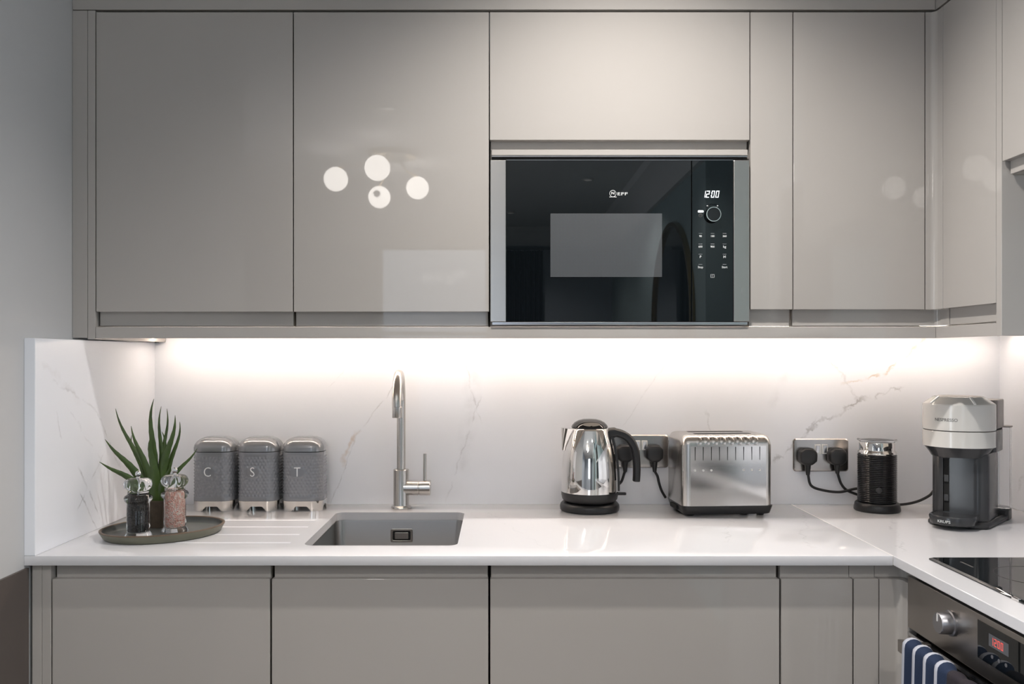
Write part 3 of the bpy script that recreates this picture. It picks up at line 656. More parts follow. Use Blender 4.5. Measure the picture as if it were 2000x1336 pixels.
def hexh(u, v, p):
    best = 9
    row = v / (p * .866)
    for j in (math.floor(row), math.floor(row) + 1):
        off = .5 * (j % 2) * p
        i = round((u - off) / p)
        best = min(best, math.hypot(u - (i * p + off), v - j * p * .866))
    return best / (p / 2)
ZC0, ZC1, ZC2 = .027, .156, .194
ring, per = ring_pts(216, CW, CDp, CR)
bodyb = bmesh.new(); loops = []
nz_ = 76
for k in range(nz_ + 1):
    z = ZC0 + (ZC1 - ZC0) * k / nz_; row = []
    for x, y, nx, ny, s in ring:
        m = 1.0
        e = min(z - ZC0, ZC1 - z); m *= max(0, min(1, (e - .008) / .006))
        ux = x if ny < -.5 else (x + (0 if nx == 0 else 0))
        if y < 0: m *= max(0, min(1, (math.hypot((x + .010) / .022, (z - .103) / .016) - .85) / .25))
        h = min(1, hexh(s, z, .0096)); dd = -.0016 * m * (1 - math.cos(PI * min(1, h))) / 2
        row.append((x + nx * dd, y + ny * dd, z))
    loops.append(row)
loft(bodyb, loops, True, True)
def canister(cx, ch, lb):
    t = thing('canister', lb, 'canister', (cx, -.061, .91), group='lettered grey storage canisters')
    return t
def build_canister(t, ch, shared):
    if not shared:
        shared['body'] = obj('body', bodyb, M['enamel'], t, world=False, angle=60)
        b = bmesh.new(); L = []
        for off, z in ((-.0015, 0), (0, .0006), (0, .010), (-.002, .018), (-.007, .0255), (-.014, .0315), (-.024, .036), (-.034, .0378)):
            w_, d_ = CW + 2 * off, CDp + 2 * off; r_ = max(.012, CR + off * .55)
            L.append([(x, y, ZC1 + .0012 + z) for x, y in rrect(-w_ / 2, w_ / 2, -d_ / 2, d_ / 2, r_, 8)])
        loft(b, L); shared['lid'] = obj('lid', b, M['enamel_lid'], t, world=False, angle=40)
        b = bmesh.new(); L = []
        R_, _ = ring_pts(144, CW + .0005, CDp + .0005, CR)
        def zb(s, x, y, nx, ny):      # arched cut-outs between the four feet
            q = min(abs(x) / .026 if abs(ny) > .9 else 9, abs(y) / .024 if abs(nx) > .9 else 9)
            if q >= 1: return 0.0
            return .0125 * min(1, (1 - q) / .42)
        for kz_ in range(2):
            L.append([(x, y, ZC0 - .0006) if kz_ else (x - nx * .002, y - ny * .002, zb(s, x, y, nx, ny)) for x, y, nx, ny, s in R_])
        L.append([(x - nx * .006, y - ny * .006, ZC0 - .0006) for x, y, nx, ny, s in R_])
        L.append([(x - nx * .006, y - ny * .006, zb(s, x, y, nx, ny)) for x, y, nx, ny, s in R_])
        L.append(L[0])
        loft(b, L, False, False); bmesh.ops.remove_doubles(b, verts=b.verts[:], dist=1e-6)
        shared['base'] = obj('base', b, M['chrome'], t, world=False, angle=40)
    else:
        for k in ('body', 'lid', 'base'):
            c = shared[k].copy(); COL.objects.link(c); c.parent = t
    b = move(text_bm(ch, .036, .0010, sx=.85, offset=-.0003), (-.010, -CDp / 2 - .0004, .103)); obj('letter', b, M['letter'], t, world=False)
sh = {}
for cx, ch, lb in ((-.7635, 'C', 'grey hexagon-textured canister marked C, next to the plant'), (-.6445, 'S', 'grey hexagon-textured canister marked S, middle of the three'), (-.5255, 'T', 'grey hexagon-textured canister marked T, nearest the tap')):
    build_canister(canister(cx, ch, lb), ch, sh)

# ================================================================== TRAY, PLANT, MILLS
TX, TY, TA, TB, TR = -.775, -.405, .140, .1155, math.radians(38)
t = thing('tray', 'oval slate-grey stoneware tray with brown rim on the worktop', 'tray', (TX, TY, .91), TR)
def ell(f, z, n=64, d=0): return [((TA * f + d) * math.cos(a), (TB * f + d) * math.sin(a), z) for a in (2 * PI * k / n for k in range(n))]
b = bmesh.new(); loft(b, [ell(.94, .0195), ell(.935, .013), ell(.915, .0075), ell(.88, .0055), ell(.5, .005), ell(.1, .005)], False, True); obj('dish', b, M['stoneware'], t, world=False, angle=50)
b = bmesh.new(); loft(b, [ell(.1, .0), ell(.88, .0), ell(.92, .003), ell(.985, .0185)], True, False); obj('underside', b, M['stoneware_foot'], t, world=False, angle=50)
b = bmesh.new(); loft(b, [ell(.985, .0184), ell(.985, .0202), ell(.965, .0212), ell(.945, .0204), ell(.938, .0188)], False, False); obj('rim', b, M['stoneware_rim'], t, world=False, angle=60)
ZTR = .9152
px_, py_ = X(306, -.335), -.335
t = thing('potted_aloe', 'spiky green aloe in a small square brown pot on the tray', 'plant', (px_, py_, ZTR))
b = bmesh.new(); H = .065
loft(b, [[(x, y, z) for x, y in rrect(-s, s, -s, s, .006, 3)] for s, z in ((.0255, 0), (.0305, H), (.0275, H), (.0265, H - .008))], True, True); obj('pot', b, M['pot'], t, world=False)
b = bmesh.new(); lathe(b, [(0, H - .0075), (.0262, H - .0075), (.024, H - .004), (.01, H - .002), (0, H - .0015)], 20); obj('soil', b, M['soil'], t, world=False)
rotm = .0
def leaf(tip, bend, w, yt, base=(0, 0)):
    """blade from the crown to the pixel-measured tip; bend pulls the middle sideways; w is the greatest width"""
    yt_ = py_ + yt
    T = Vector((X(tip[0], yt_) - px_, yt, Z(tip[1], yt_) - ZTR)); B0 = Vector((base[0], base[1], H - .008))
    mid = B0 * .45 + T * .55 + Vector((bend, 0, .02 + abs(bend) * .2))
    bm = bmesh.new(); L = []; n = 18; sgn = 1 if T.x > 0 else -1
    for k in range(n + 1):
        s = k / n; p = B0 * (1 - s) ** 2 + mid * 2 * s * (1 - s) + T * s * s
        tg = ((mid - B0) * (1 - s) + (T - mid) * s).normalized()
        side = tg.cross(Vector((0, 1, 0))); side = side.normalized() if side.length > .1 else Vector((1, 0, 0))
        nrm = side.cross(tg).normalized()
        ww = w / 2 * (1.05 * (1 - s) ** 1.5 * (1 + .7 * s) + .17 * (1 - s ** 8) * min(1, s * 3)) + .0004
        p = p + side * (sgn * .0045 * math.sin(2 * PI * s ** 1.2)); th = ww * .28 + .0003
        ser = 1 + (.10 if k % 2 else 0)
        L.append([p - side * ww * ser, p - nrm * th * .2 - side * ww * .4 - nrm * th * .6, p - nrm * th, p + side * ww * .4 - nrm * th * .8, p + side * ww * ser, p + nrm * th * .5])
    loft(bm, L); obj('leaf', bm, M['leaf'], t, world=False, angle=60)
for a in (((300.6, 779), -.012, .020, .01, (-.004, 0)), ((315, 793.5), .000, .014, .03, (.004, .006)), ((326, 798), .000, .013, .035, (.006, .008)), ((342, 811), .004, .021, -.01, (.006, -.008)),
          ((351, 823.5), .010, .014, .02, (.010, .004)), ((225.6, 798), -.006, .015, .02, (-.008, .006)), ((256, 832), .004, .018, .005, (-.010, 0)), ((205, 858), .006, .021, -.02, (-.012, -.004)),
          ((194, 902), .012, .019, -.04, (-.014, -.008)), ((385, 876), -.004, .013, .03, (.012, .004)), ((316, 843), .012, .016, .0, (.010, 0)), ((257, 850), -.020, .014, .03, (-.006, .008)), ((296, 850), -.004, .024, -.02, (0, -.01)), ((330, 905), .008, .017, -.03, (.01, -.008))):
    leaf(*a)
def mill(px, Y, lb, fill, fname, cat):
    x = X(px, Y)
    t = thing('mill', lb, cat, (x, Y, ZTR), group='clear acrylic table mills')
    b = bmesh.new(); lathe(b, [(0, 0), (.0275, 0), (.0295, .002), (.0295, .006), (.026, .0105), (.0245, .013), (.0245, .078), (.0285, .082), (.0305, .086), (.0305, .090), (.028, .094), (.0225, .097), (.0225, .1035), (0, .1035)], 44)
    obj('body', b, M['acrylic'], t, world=False, angle=40)
    b = bmesh.new(); lathe(b, [(0, .0125), (.0150, .0125), (.0156, .016), (.0156, .069), (.0150, .077), (.0140, .092), (0, .093)], 32); obj(fname, b, fill, t, world=False)
    b = bmesh.new(); lathe(b, [(0, .1042), (.018, .1042), (.024, .107), (.0285, .113), (.0298, .120), (.028, .127), (.021, .132), (.010, .1335), (0, .1335)], 72, fr=lambda a, z: 1 + .055 * math.cos(9 * a) * max(0, 1 - abs(z - .119) / .015))
    obj('crown', b, M['acrylic'], t, world=False, angle=60)
    b = bmesh.new(); lathe(b, [(0, .0905), (.0018, .0905), (.0018, .1338), (0, .1338)], 10); obj('spindle', b, M['chrome_soft'], t, world=False)
    b = bmesh.new(); lathe(b, [(0, .134), (.0045, .134), (.0035, .1365), (.0058, .139), (.0066, .1425), (.0055, .1465), (.003, .1488), (0, .1494)], 24); obj('knob', b, M['chrome_soft'], t, world=False)
mill(270, -.462, 'clear acrylic pepper mill filled with black peppercorns', M['pepper'], 'peppercorns', 'pepper mill')
mill(341.5, -.405, 'clear acrylic salt mill filled with pink salt', M['salt'], 'salt_crystals', 'salt mill')

# ================================================================== SOCKETS, PLUGS AND CORDS
def socket(pxc, pyc, lb):
    x, z = X(pxc, 0), Z(pyc, 0)
    t = thing('wall_socket', lb, 'socket', (x, 0, z), group='steel double sockets')
    W, Hh = .0765, .0455
    b = bmesh.new(); loft(b, [[(u, y, v) for u, v in rrect(-W + o, W - o, -Hh + o, Hh - o, .008, 5)] for o, y in ((0, 0), (0, -.004), (.0025, -.0065), (.006, -.0068))], True, True)
    obj('plate', b, M['steel_socket'], t, world=False, angle=25)
    for s in (-1, 1):
        b = bmesh.new(); prism(b, rrect(s * .0098 - .0082, s * .0098 + .0082, .0035, .0305, .0012, 2), -.0085, -.0066, 'y'); f = obj('switch_frame', b, M['white_plastic'], t, world=False)
        b = bmesh.new(); box(b, s * .0098 - .0050, s * .0098 + .0050, -.0118, -.0085, .0065, .0275)
        for v in b.verts:
            if v.co.z < .01 and v.co.y < -.01: v.co.y += .0022
        obj('rocker', b, M['chrome_soft'], f, world=False, bevel=.0006)
        for dx_, dz_, hw, hh_ in ((0, -.001, .0042, .002), (-.011, -.013, .003, .0022), (.011, -.013, .003, .0022)):
            b = bmesh.new(); cx_ = s * .041 + dx_; box(b, cx_ - (hh_ if dx_ == 0 else hw), cx_ + (hh_ if dx_ == 0 else hw), -.0072, -.0066, dz_ - (.0042 if dx_ == 0 else .0018), dz_ + (.0042 if dx_ == 0 else .0018)); obj('pin_hole', b, M['void'], t, world=False)
    return t
socket(1602, 888.5, 'steel double wall socket beside the milk frother')
socket(1251, 881, 'steel double wall socket half hidden between kettle and toaster')
def cord(name, px, py, lb, path, r=.0036, tail=.032):
    """moulded three-pin plug on the wall with its lead"""
    x, z = X(px, -.02), Z(py, -.02)
    t = thing(name, lb, 'power lead', (x, -.02, z))
    out = [(-.0245, .006), (-.0225, .015), (-.012, .024), (.012, .024), (.0225, .015), (.0245, .006), (.0235, -.012), (.011, -.0225), (-.011, -.0225), (-.0235, -.012)]
    b = bmesh.new(); loft(b, [[(u * s, y, v * s) for u, v in out] for s, y in ((.98, .0125), (1, .009), (1, -.008), (.93, -.0145), (.66, -.0165))], True, True)
    obj('plug', b, M['black_plastic'], t, world=False, bevel=.0022, angle=40)
    b = bmesh.new(); tube(b, [(0, -.003, -.018), (0, -.003, -.034), (0, -.004, -.018 - tail)], lambda s: .0092 - .0042 * s, 14); obj('strain_relief', b, M['black_plastic'], t, world=False, angle=50)
    P = [(x, -.024, z - .016 - tail)] + path
    b = bmesh.new(); tube(b, P, r, 12, 10); obj('lead', b, M['flush'], t, angle=60)
def pt(px, py, Y): return (X(px, Y), Y, Z(py, Y))
cord('power_lead', 1577, 892, 'black plug and lead in the left side of the socket nearest the frother',
     [pt(1584, 948, -.024), pt(1605, 957, -.022), pt(1640, 961, -.022), pt(1677, 954, -.024), pt(1705, 962, -.022), pt(1735, 983, -.022), pt(1760, 985.5, -.03), pt(1790, 980, -.05), pt(1815, 968, -.06), pt(1832, 952, -.06), (1.195, -.095, .945), (1.199, -.138, .925)])
cord('power_lead', 1634.5, 892, 'black plug and lead in the right side of the socket nearest the frother',
     [pt(1643, 945, -.022), pt(1655, 958, -.02), pt(1677, 967, -.022), pt(1697, 976, -.028), (1.0, -.036, .918)], tail=.028)
cord('power_lead', 1220.5, 886, 'black plug and lead behind the kettle handle',
     [pt(1219, 925, -.022), pt(1214, 940, -.022), pt(1206, 948, -.022), pt(1196, 958, -.02), pt(1185, 970, -.018)])
cord('power_lead', 1278, 886, 'black plug and lead hanging left of the toaster',
     [pt(1284, 930, -.022), pt(1287, 943, -.022), pt(1292, 958, -.018), pt(1300, 972, -.014)])

# ================================================================== KETTLE
KX, KY = X(1151.5, -.088), -.088
t = thing('kettle', 'polished chrome jug kettle with black handle on its black base', 'kettle', (KX, KY, .91))
b = bmesh.new(); lathe(b, [(0, 0), (.074, 0), (.0785, .003), (.0795, .010), (.0780, .017), (.074, .0215), (.060, .0225), (0, .0225)], 64)
obj('power_base', b, M['black_plastic'], t, world=False, angle=45)
b = bmesh.new(); lathe(b, [(0, .0235), (.060, .0235), (.069, .026), (.0735, .032), (.0755, .042), (.0757, .051), (0, .051)], 64); obj('foot_band', b, M['black_plastic'], t, world=False, angle=45)
prof = [(.0757, .0512), (.0758, .056), (.0755, .080), (.0745, .105), (.0722, .130), (.0690, .152), (.0650, .172), (.0600, .190), (.0545, .206), (.0515, .2145), (.0500, .2185), (.0480, .2200), (.0440, .2205)]
b = bmesh.new(); lathe(b, prof, 96); obj('body', b, M['chrome'], t, world=False, angle=50)
b = bmesh.new(); lathe(b, [(.0475, .2203), (.0490, .2225), (.0465, .2275), (.0400, .2345), (.0300, .2400), (.0180, .2432), (0, .2440)], 64); ld = obj('lid', b, M['black_gloss'], t, world=False, angle=50)
b = bmesh.new(); prism(b, [(.023 * math.cos(a), .006 * math.sin(a)) for a in (2 * PI * k / 28 for k in range(28))], 0, .0022); rot(b, math.radians(52), 'X'); move(b, (0, -.0412, .2305)); obj('lid_catch', b, M['chrome'], ld, world=False)
# spout: a beak lofted out of the left shoulder
b = bmesh.new(); L = []
for s in range(7):
    f = s / 6; z = .160 + .0575 * f
    rz = .0690 - (z - .152) * .285 if z < .19 else .0582 - (z - .19) * .27
    hw = .005 + .017 * f; xi = -(rz - .010); xo = -(.0738 + .0022 * f)
    L.append([(xi + (xo - xi) * max(0, math.cos(a)) ** .75, hw * math.sin(a), z + (.003 * math.cos(a) if f > .9 else 0)) for a in (-PI / 2 + PI * k / 12 for k in range(13))])
loft(b, L, True, True, closed=True); obj('spout', b, M['chrome'], t, world=False, angle=70)
# handle: strap leaving the top right shoulder, curving over and hanging free
def kpt(px, py): return (X(px, KY) - KX, 0, Z(py, KY) - .91)
b = bmesh.new()
pts = [kpt(1188, 846), kpt(1203, 845), kpt(1219, 850), kpt(1232, 861), kpt(1240, 878), kpt(1243, 900), kpt(1243.5, 922), kpt(1242.5, 940)]
P = smooth_path(pts, 6); L = []; m = len(P)
for i, p in enumerate(P):
    tg = (P[min(i + 1, m - 1)] - P[max(i - 1, 0)]).normalized(); nr = Vector((tg.z, 0, -tg.x)); f = i / (m - 1)
    hw = .0115 - .0025 * f if f > .12 else .0135; dp = .0135
    L.append([p + nr * (hw * c_) + Vector((0, dp * s_, 0)) for c_, s_ in ((1, -.55), (1, .55), (.55, 1), (-.55, 1), (-1, .55), (-1, -.55), (-.55, -1), (.55, -1))])
loft(b, L); obj('handle', b, M['black_plastic'], t, world=False, bevel=.001, angle=50)
b = bmesh.new(); L = []
for z in (.052, .075, .105, .13, .152, .172, .192, .206):
    r_ = [p_[0] for p_ in prof if p_[1] <= z + 1e-6][-1]
    L.append([(r_ - .008, -.013, z), (r_ + .0035, -.011, z), (r_ + .0055, 0, z), (r_ + .0035, .011, z), (r_ - .008, .013, z)])
loft(b, L); obj('handle_spine', b, M['black_plastic'], t, world=False, angle=50)
b = bmesh.new(); prism(b, rrect(.070, .098, -.008, .008, .005, 4), .0405, .0465); obj('switch', b, M['black_plastic'], t, world=False, bevel=.0012)

# ================================================================== TOASTER
t0x = (X(1326, -.182) + .1185)
t = thing('toaster', 'two-slot brushed steel toaster with ribbed front and black base', 'toaster', (t0x + .003, -.102, .91), math.radians(4))
W, D0, H0, H1 = .1185, .078, .0265, .2085
def tprof(off=0, r=.027):
    return [(y, z) for y, z in rrect(-D0 + off, D0 - off, H0, H1 - off, r - off * .6, 8)]
# shell section (depth x height), swept across the width with rounded ends
b = bmesh.new(); L = []
for x, o in ((-W, .017), (-W + .0025, .0095), (-W + .007, .004), (-W + .014, .0008), (-W + .02, 0), (W - .02, 0), (W - .014, .0008), (W - .007, .004), (W - .0025, .0095), (W, .017)):
    top = [(-D0 + o, H0), (-D0 + o, H1 - .026)]
    r = .026
    top += [(-D0 + o + r - r * math.cos(a), H1 - o * .8 - r + r * math.sin(a)) for a in (PI / 2 * k / 8 for k in range(1, 9))]
    top += [(D0 - o - r + r * math.sin(a), H1 - o * .8 - r + r * math.cos(a)) for a in (PI / 2 * k / 8 for k in range(0, 8))]
    top += [(D0 - o, H1 - .026), (D0 - o, H0)]
    L.append([(x, y, z) for y, z in top])
loft(b, L); shell = obj('shell', b, M['steel'], t, world=False, angle=35)
cuts = []
for yy in (-.03, .03):
    c_ = bmesh.new(); prism(c_, rrect(-.076, .076, yy - .0145, yy + .0145, .008, 4), .12, .25); cuts.append(c_)
boolean(shell, cuts)
obj('slot_liner', NB((-.078, .078, -.0465, .0465, .115, .119)), M['void'], t, world=False)
# polished front panel with nine notches and six studs
fx0, fx1 = -.098, .100
b = bmesh.new(); box(b, fx0, fx1, -D0 - .0006, -D0 + .001, H0 + .0005, H1 - .028); obj('front_panel', b, M['panel'], t, world=False)
xs = [-.0865 + i * .0212 for i in range(9)]
for i, x in enumerate(xs):
    b = bmesh.new(); loft(b, [[(x - .0011, -D0 - .0009, H1 - .030), (x + .0011, -D0 - .0009, H1 - .030), (x + .0011, -D0 - .0002, H1 - .030), (x - .0011, -D0 - .0002, H1 - .030)],
                              [(x - .0006, -D0 - .0009, H1 - .064), (x + .0006, -D0 - .0009, H1 - .064), (x + .0006, -D0 - .0002, H1 - .064), (x - .0006, -D0 - .0002, H1 - .064)]])
    obj('notch', b, M['void'], t, world=False)
    # pressed rib rolling over the top edge above each notch gap
    if i < 8:
        xc = x + .0106; r = .0262; b = bmesh.new(); L = []
        for k in range(9):
            a = PI / 2 * k / 8; y = -D0 + .026 - r * math.cos(a); z = H1 - .026 + r * math.sin(a)
            hw = .0085 * (1 if 0 < k < 8 else .7); o = .0006 if 0 < k < 8 else 0
            ny, nz2 = -math.cos(a), math.sin(a)
            L.append([(xc - hw, y - ny * .001, z - nz2 * .001), (xc - hw * .75, y + ny * o, z + nz2 * o), (xc + hw * .75, y + ny * o, z + nz2 * o), (xc + hw, y - ny * .001, z - nz2 * .001)])
        loft(b, L); obj('rib', b, M['steel'], t, world=False, angle=50)
for i in (0, 1, 2, 6, 7, 8):
    b = bmesh.new(); lathe(b, [(0, 0), (.0032, 0), (.0030, .0012), (.0018, .002), (0, .0022)], 16); rot(b, PI / 2, 'X'); move(b, (xs[i], -D0 - .0006, H1 - .090)); obj('stud', b, M['white_plastic'], t, world=False)
# black base, undercut and arched
b = bmesh.new(); ob = lambda o: rrect(-W - .001 + o, W + .003 - o, -D0 - .002 + o, D0 + .002 - o, .014, 5)
loft(b, [[(x, y, z) for x, y in ob(o)] for o, z in ((.010, .004), (.006, .006), (.001, .0245), (.001, H0))]); bs_ = obj('base', b, M['black_plastic'], t, world=False, angle=35)
for sx_ in (-1, 1):
    for sy_ in (-1, 1):
        b = bmesh.new(); lathe(b, [(0, 0), (.009, 0), (.011, .004), (.011, .006), (0, .006)], 16, (sx_ * (W - .026), sy_ * (D0 - .022), 0)); obj('foot', b, M['black_plastic'], t, world=False)
b = bmesh.new(); box(b, -W - .0035, -W + .002, -.03, .03, .010, .021); obj('cord_recess', b, M['void'], t, world=False)
b = bmesh.new(); lathe(b, [(0, 0), (.0085, 0), (.0085, .010), (.0075, .012), (0, .012)], 24); rot(b, PI / 2, 'Y'); move(b, (W - .004, -.035, .052)); obj('browning_knob', b, M['black_plastic'], t, world=False)
b = bmesh.new(); box(b, W - .002, W + .010, .012, .040, .11, .118); obj('lever', b, M['black_plastic'], t, world=False, bevel=.002)

# ================================================================== MILK FROTHER
FX, FY = X(1713, -.094), -.094
t = thing('milk_frother', 'black ribbed milk frother with chrome collar and clear lid', 'milk frother', (FX, FY, .91))
b = bmesh.new(); lathe(b, [(0, 0), (.056, 0), (.058, .002), (.0585, .006), (.0555, .020), (.053, .0225), (.0475, .0228), (.046, .020), (0, .020)], 56); obj('power_base', b, M['black_plastic'], t, world=False, angle=45)
b = bmesh.new(); prof = [(0, .0205), (.046, .0205), (.0478, .0225)]
n = 26
for k in range(n):
    z0 = .025 + (.150 - .025) * k / n; dz = (.150 - .025) / n
    for f, r in ((0, .0478), (.25, .0490), (.5, .0495), (.75, .0490)): prof.append((r, z0 + dz * f))
prof += [(.0478, .150), (.0478, .1515), (0, .1515)]
lathe(b, prof, 72, fr=lambda a, z: 1 + (.006 * math.sin(36 * a) * math.sin((z - .025) / .125 * 26 * PI) if .03 < z < .148 else 0)); obj('body', b, M['black_gloss'], t, world=False, angle=60)
b = bmesh.new(); lathe(b, [(.0478, .1516), (.0488, .1535), (.0478, .158), (.0452, .161), (.0448, .163), (.0448, .181), (.0440, .183), (.0405, .1832)], 56); obj('collar', b, M['chrome'], t, world=False, angle=40)
b = bmesh.new(); lathe(b, [(.041, .178), (.043, .1835), (.0495, .1875), (.0500, .1900), (.0480, .1905), (.030, .1885), (0, .188), (0, .186), (.030, .1865), (.041, .1850)], 56); obj('lid', b, M['clear'], t, world=False, angle=50)
th_ = math.radians(-108); b = bmesh.new(); lathe(b, [(0, 0), (.0075, 0), (.0075, .0022), (.006, .003), (0, .003)], 24); rot(b, PI / 2, 'X'); rot(b, th_ + PI / 2, 'Z'); move(b, (.0482 * math.cos(th_), .0482 * math.sin(th_), .060)); obj('button', b, M['black_plastic'], t, world=False)

# ================================================================== COFFEE MACHINE
MX, MY, MR = 1.141, -.268, math.radians(-40)
t = thing('coffee_machine', 'pod coffee machine with pale grey head and charcoal body in the corner', 'coffee machine', (MX, MY, .91), MR)
def circ(cx, cy, r, z, a0=0, a1=2 * PI, n=48): return [(cx + r * math.cos(a0 + (a1 - a0) * k / n), cy + r * math.sin(a0 + (a1 - a0) * k / n), z) for k in range(n)]
# foot plate
b = bmesh.new(); fo = lambda o: [(-.058 + o, .100), (-.066 + o, .03), (-.062 + o, -.06), (-.045 + o, -.078 + o), (.045 - o, -.078 + o), (.070 - o, -.055), (.078 - o, .05), (.084 - o, .135), (-.04, .135)]
loft(b, [[(x, y, z) for x, y in fo(o)] for o, z in ((.006, 0), (0, .003), (0, .010), (.006, .016))]); obj('foot_plate', b, M['black_plastic'], t, world=False, bevel=.002, angle=40)
# body: rounded column
b = bmesh.new(); loft(b, [[(x, y, z) for x, y in rrect(-.060, .066, -.052, .100, .030, 8)] for z in (.0165, .170)] + [[(x, y, z) for x, y in rrect(-.058, .064, -.05, .098, .030, 8)] for z in (.1765,)]); body = obj('body', b, M['grey_plastic'], t, world=False, angle=40)
cuts = [NB((-.030, -.016, -.07, -.040, .03, .169))]; boolean(body, cuts)
obj('spout_channel', NB((-.0295, -.0165, -.0475, -.0402, .031, .168)), M['void'], t, world=False)
for zz in (.058, .105): 
    b = bmesh.new(); box(b, -.0285, -.0175, -.0510, -.0476, zz, zz + .017); obj('support_notch', b, M['black_plastic'], t, world=False, bevel=.001)
# tapered collar under the head
b = bmesh.new(); loft(b, [circ(-.002, -.022, r, z) for r, z in ((.060, .168), (.066, .178), (.075, .190), (.077, .1925))]); obj('collar', b, M['grey_plastic'], t, world=False)
b = bmesh.new(); lathe(b, [(0, 0), (.010, 0), (.012, .012), (0, .012)], 20, (-.022, -.062, .165)); obj('spout', b, M['black_plastic'], t, world=False)
# head: lower ring, upper cap with chamfered crown
HC = (-.002, -.022)
b = bmesh.new(); loft(b, [circ(*HC, r, z, n=64) for r, z in ((.080, .1930), (.0798, .1955), (.0803, .2300), (.0793, .2312))]); obj('head_ring', b, M['white_gloss'], t, world=False, angle=30)
b = bmesh.new(); loft(b, [circ(*HC, .0778, z, n=64) for z in (.2312, .2332)]); obj('head_seam', b, M['void'], t, world=False)
b = bmesh.new(); loft(b, [circ(*HC, r, z, n=64) for r, z in ((.0793, .2332), (.0803, .2345), (.0803, .2935), (.0793, .2965), (.0560, .3130), (.0540, .3136))]); hd = obj('head', b, M['white_gloss'], t, world=False, angle=18)
for aa in (-128, -52):  # white strips stand in for highlights along the chamfer edges
    a = math.radians(aa); b = bmesh.new(); L = []
    for r, z in ((.079, .2972), (.0555, .3137)):
        c_ = Vector((HC[0] + r * math.cos(a), HC[1] + r * math.sin(a), z)); tn = Vector((-math.sin(a), math.cos(a), 0)); up = Vector((.5 * math.cos(a), .5 * math.sin(a), .86))
        L.append([c_ - tn * .0030 - up * .001, c_ + tn * .0030 - up * .001, c_ + tn * .0024 + up * .0016, c_ - tn * .0024 + up * .0016])
    loft(b, L); obj('painted_highlight', b, M['letter'], hd, world=False, bevel=.0005)
b = bmesh.new(); loft(b, [circ(*HC, r, z, n=40) for r, z in ((.050, .3137), (.049, .3146), (.030, .3152))]); obj('top_button', b, M['dark_taupe'], hd, world=False, angle=50)
# lettering wrapped on the head
def wrap(bm, R, c, a0):
    for v in bm.verts:
        a = a0 + v.co.x / R; r = R - v.co.y
        v.co = Vector((c[0] + r * math.cos(a), c[1] + r * math.sin(a), v.co.z))
    return bm
b = text_bm('NESPRESSO', .0105, .0004, sx=1.0); wrap(b, .0804, HC, math.radians(-98)); move(b, (0, 0, .259)); obj('lettering', b, M['print_dark'], hd, world=False)
# capsule container and rear block
b = bmesh.new(); prism(b, rrect(-.068, .074, .020, .110, .010, 4), .234, .3045); obj('rear_block', b, M['dark_taupe'], t, world=False, bevel=.0025)
b = bmesh.new(); prism(b, rrect(-.066, .072, .016, .108, .010, 4), .177, .2300); obj('rear_body', b, M['grey_plastic'], t, world=False, bevel=.0015)
obj('rear_seam', NB((-.064, .070, .022, .106, .2300, .2340)), M['void'], t, world=False)
# clear water tank behind
b = bmesh.new(); o1, o2 = rrect(-.030, .084, .112, .158, .014, 4), rrect(-.028, .082, .114, .156, .012, 4)
loft(b, [[(x, y, z) for x, y in o] for o, z in ((o1, .028), (o1, .232), (o2, .232), (o2, .031))], True, True); obj('water_tank', b, M['clear'], t, world=False)
b = bmesh.new(); prism(b, rrect(-.032, .086, .1115, .160, .014, 4), .2325, .2355); obj('tank_lid', b, M['dark_taupe'], t, world=False)
b = bmesh.new(); prism(b, rrect(-.032, .084, .104, .156, .010, 4), 0, .027); obj('tank_foot', b, M['black_plastic'], t, world=False, bevel=.002)
# cup support in front with its lettering
b = bmesh.new(); cs = lambda o: [(-.052 + o, -.050), (-.052 + o, -.085)] + [(-.052 * math.cos(a) + o * math.cos(a), -.095 - (.042 - o) * math.sin(a)) for a in (PI * k / 12 for k in range(13))] + [(.052 - o, -.085), (.052 - o, -.050)]
loft(b, [[(x, y, z) for x, y in cs(o)] for o, z in ((.012, .010), (.004, .013), (.001, .030), (.003, .0335), (.006, .0335), (.007, .0315))]); cup = obj('cup_support', b, M['grey_plastic'], t, world=False, angle=40)
b = text_bm('KRUPS', .0090, .0004, sx=1.15); wrap(b, .0560, (0, -.0805), math.radians(-100)); move(b, (0, 0, .0215)); obj('lettering', b, M['print'], cup, world=False)

# ================================================================== HOB
t = thing('hob', 'black glass induction hob set on the right-hand worktop', 'hob', (1.1, -.93, .91))
hx0, hy0 = X(1812, -.648), -.648
b = bmesh.new(); loft(b, [[(x, y, z) for x, y in rrect(hx0 + o, 1.345 - o, -1.235 + o, hy0 - o, .006, 3)] for o, z in ((0, .9102), (0, .9125), (.005, .9148))]); gl_ = obj('glass', b, M['black_glass'], t, angle=15)
for cx_, cy_, r in ((1.00, -.80, .075), (1.21, -.80, .09), (1.0, -1.08, .09), (1.21, -1.08, .075)):
    b = bmesh.new(); loft(b, [[(cx_ + q * math.cos(a), cy_ + q * math.sin(a), z) for a in (2 * PI * k / 48 for k in range(48))] for q, z in ((r, .9148), (r, .9151), (r - .0015, .9151), (r - .0015, .9148))], False, False); obj('zone_ring', b, M['ring_print'], gl_)
obj('printed_mark', NB((X(1880, -.70), X(1880, -.70) + .0035, -.735, -.690, .9148, .9151)), M['print_dark'], gl_)
obj('corner_clip', NB((hx0 - .0012, hx0 + .004, -.955, -.935, .9104, .9155)), M['chrome'], t, bevel=.001)

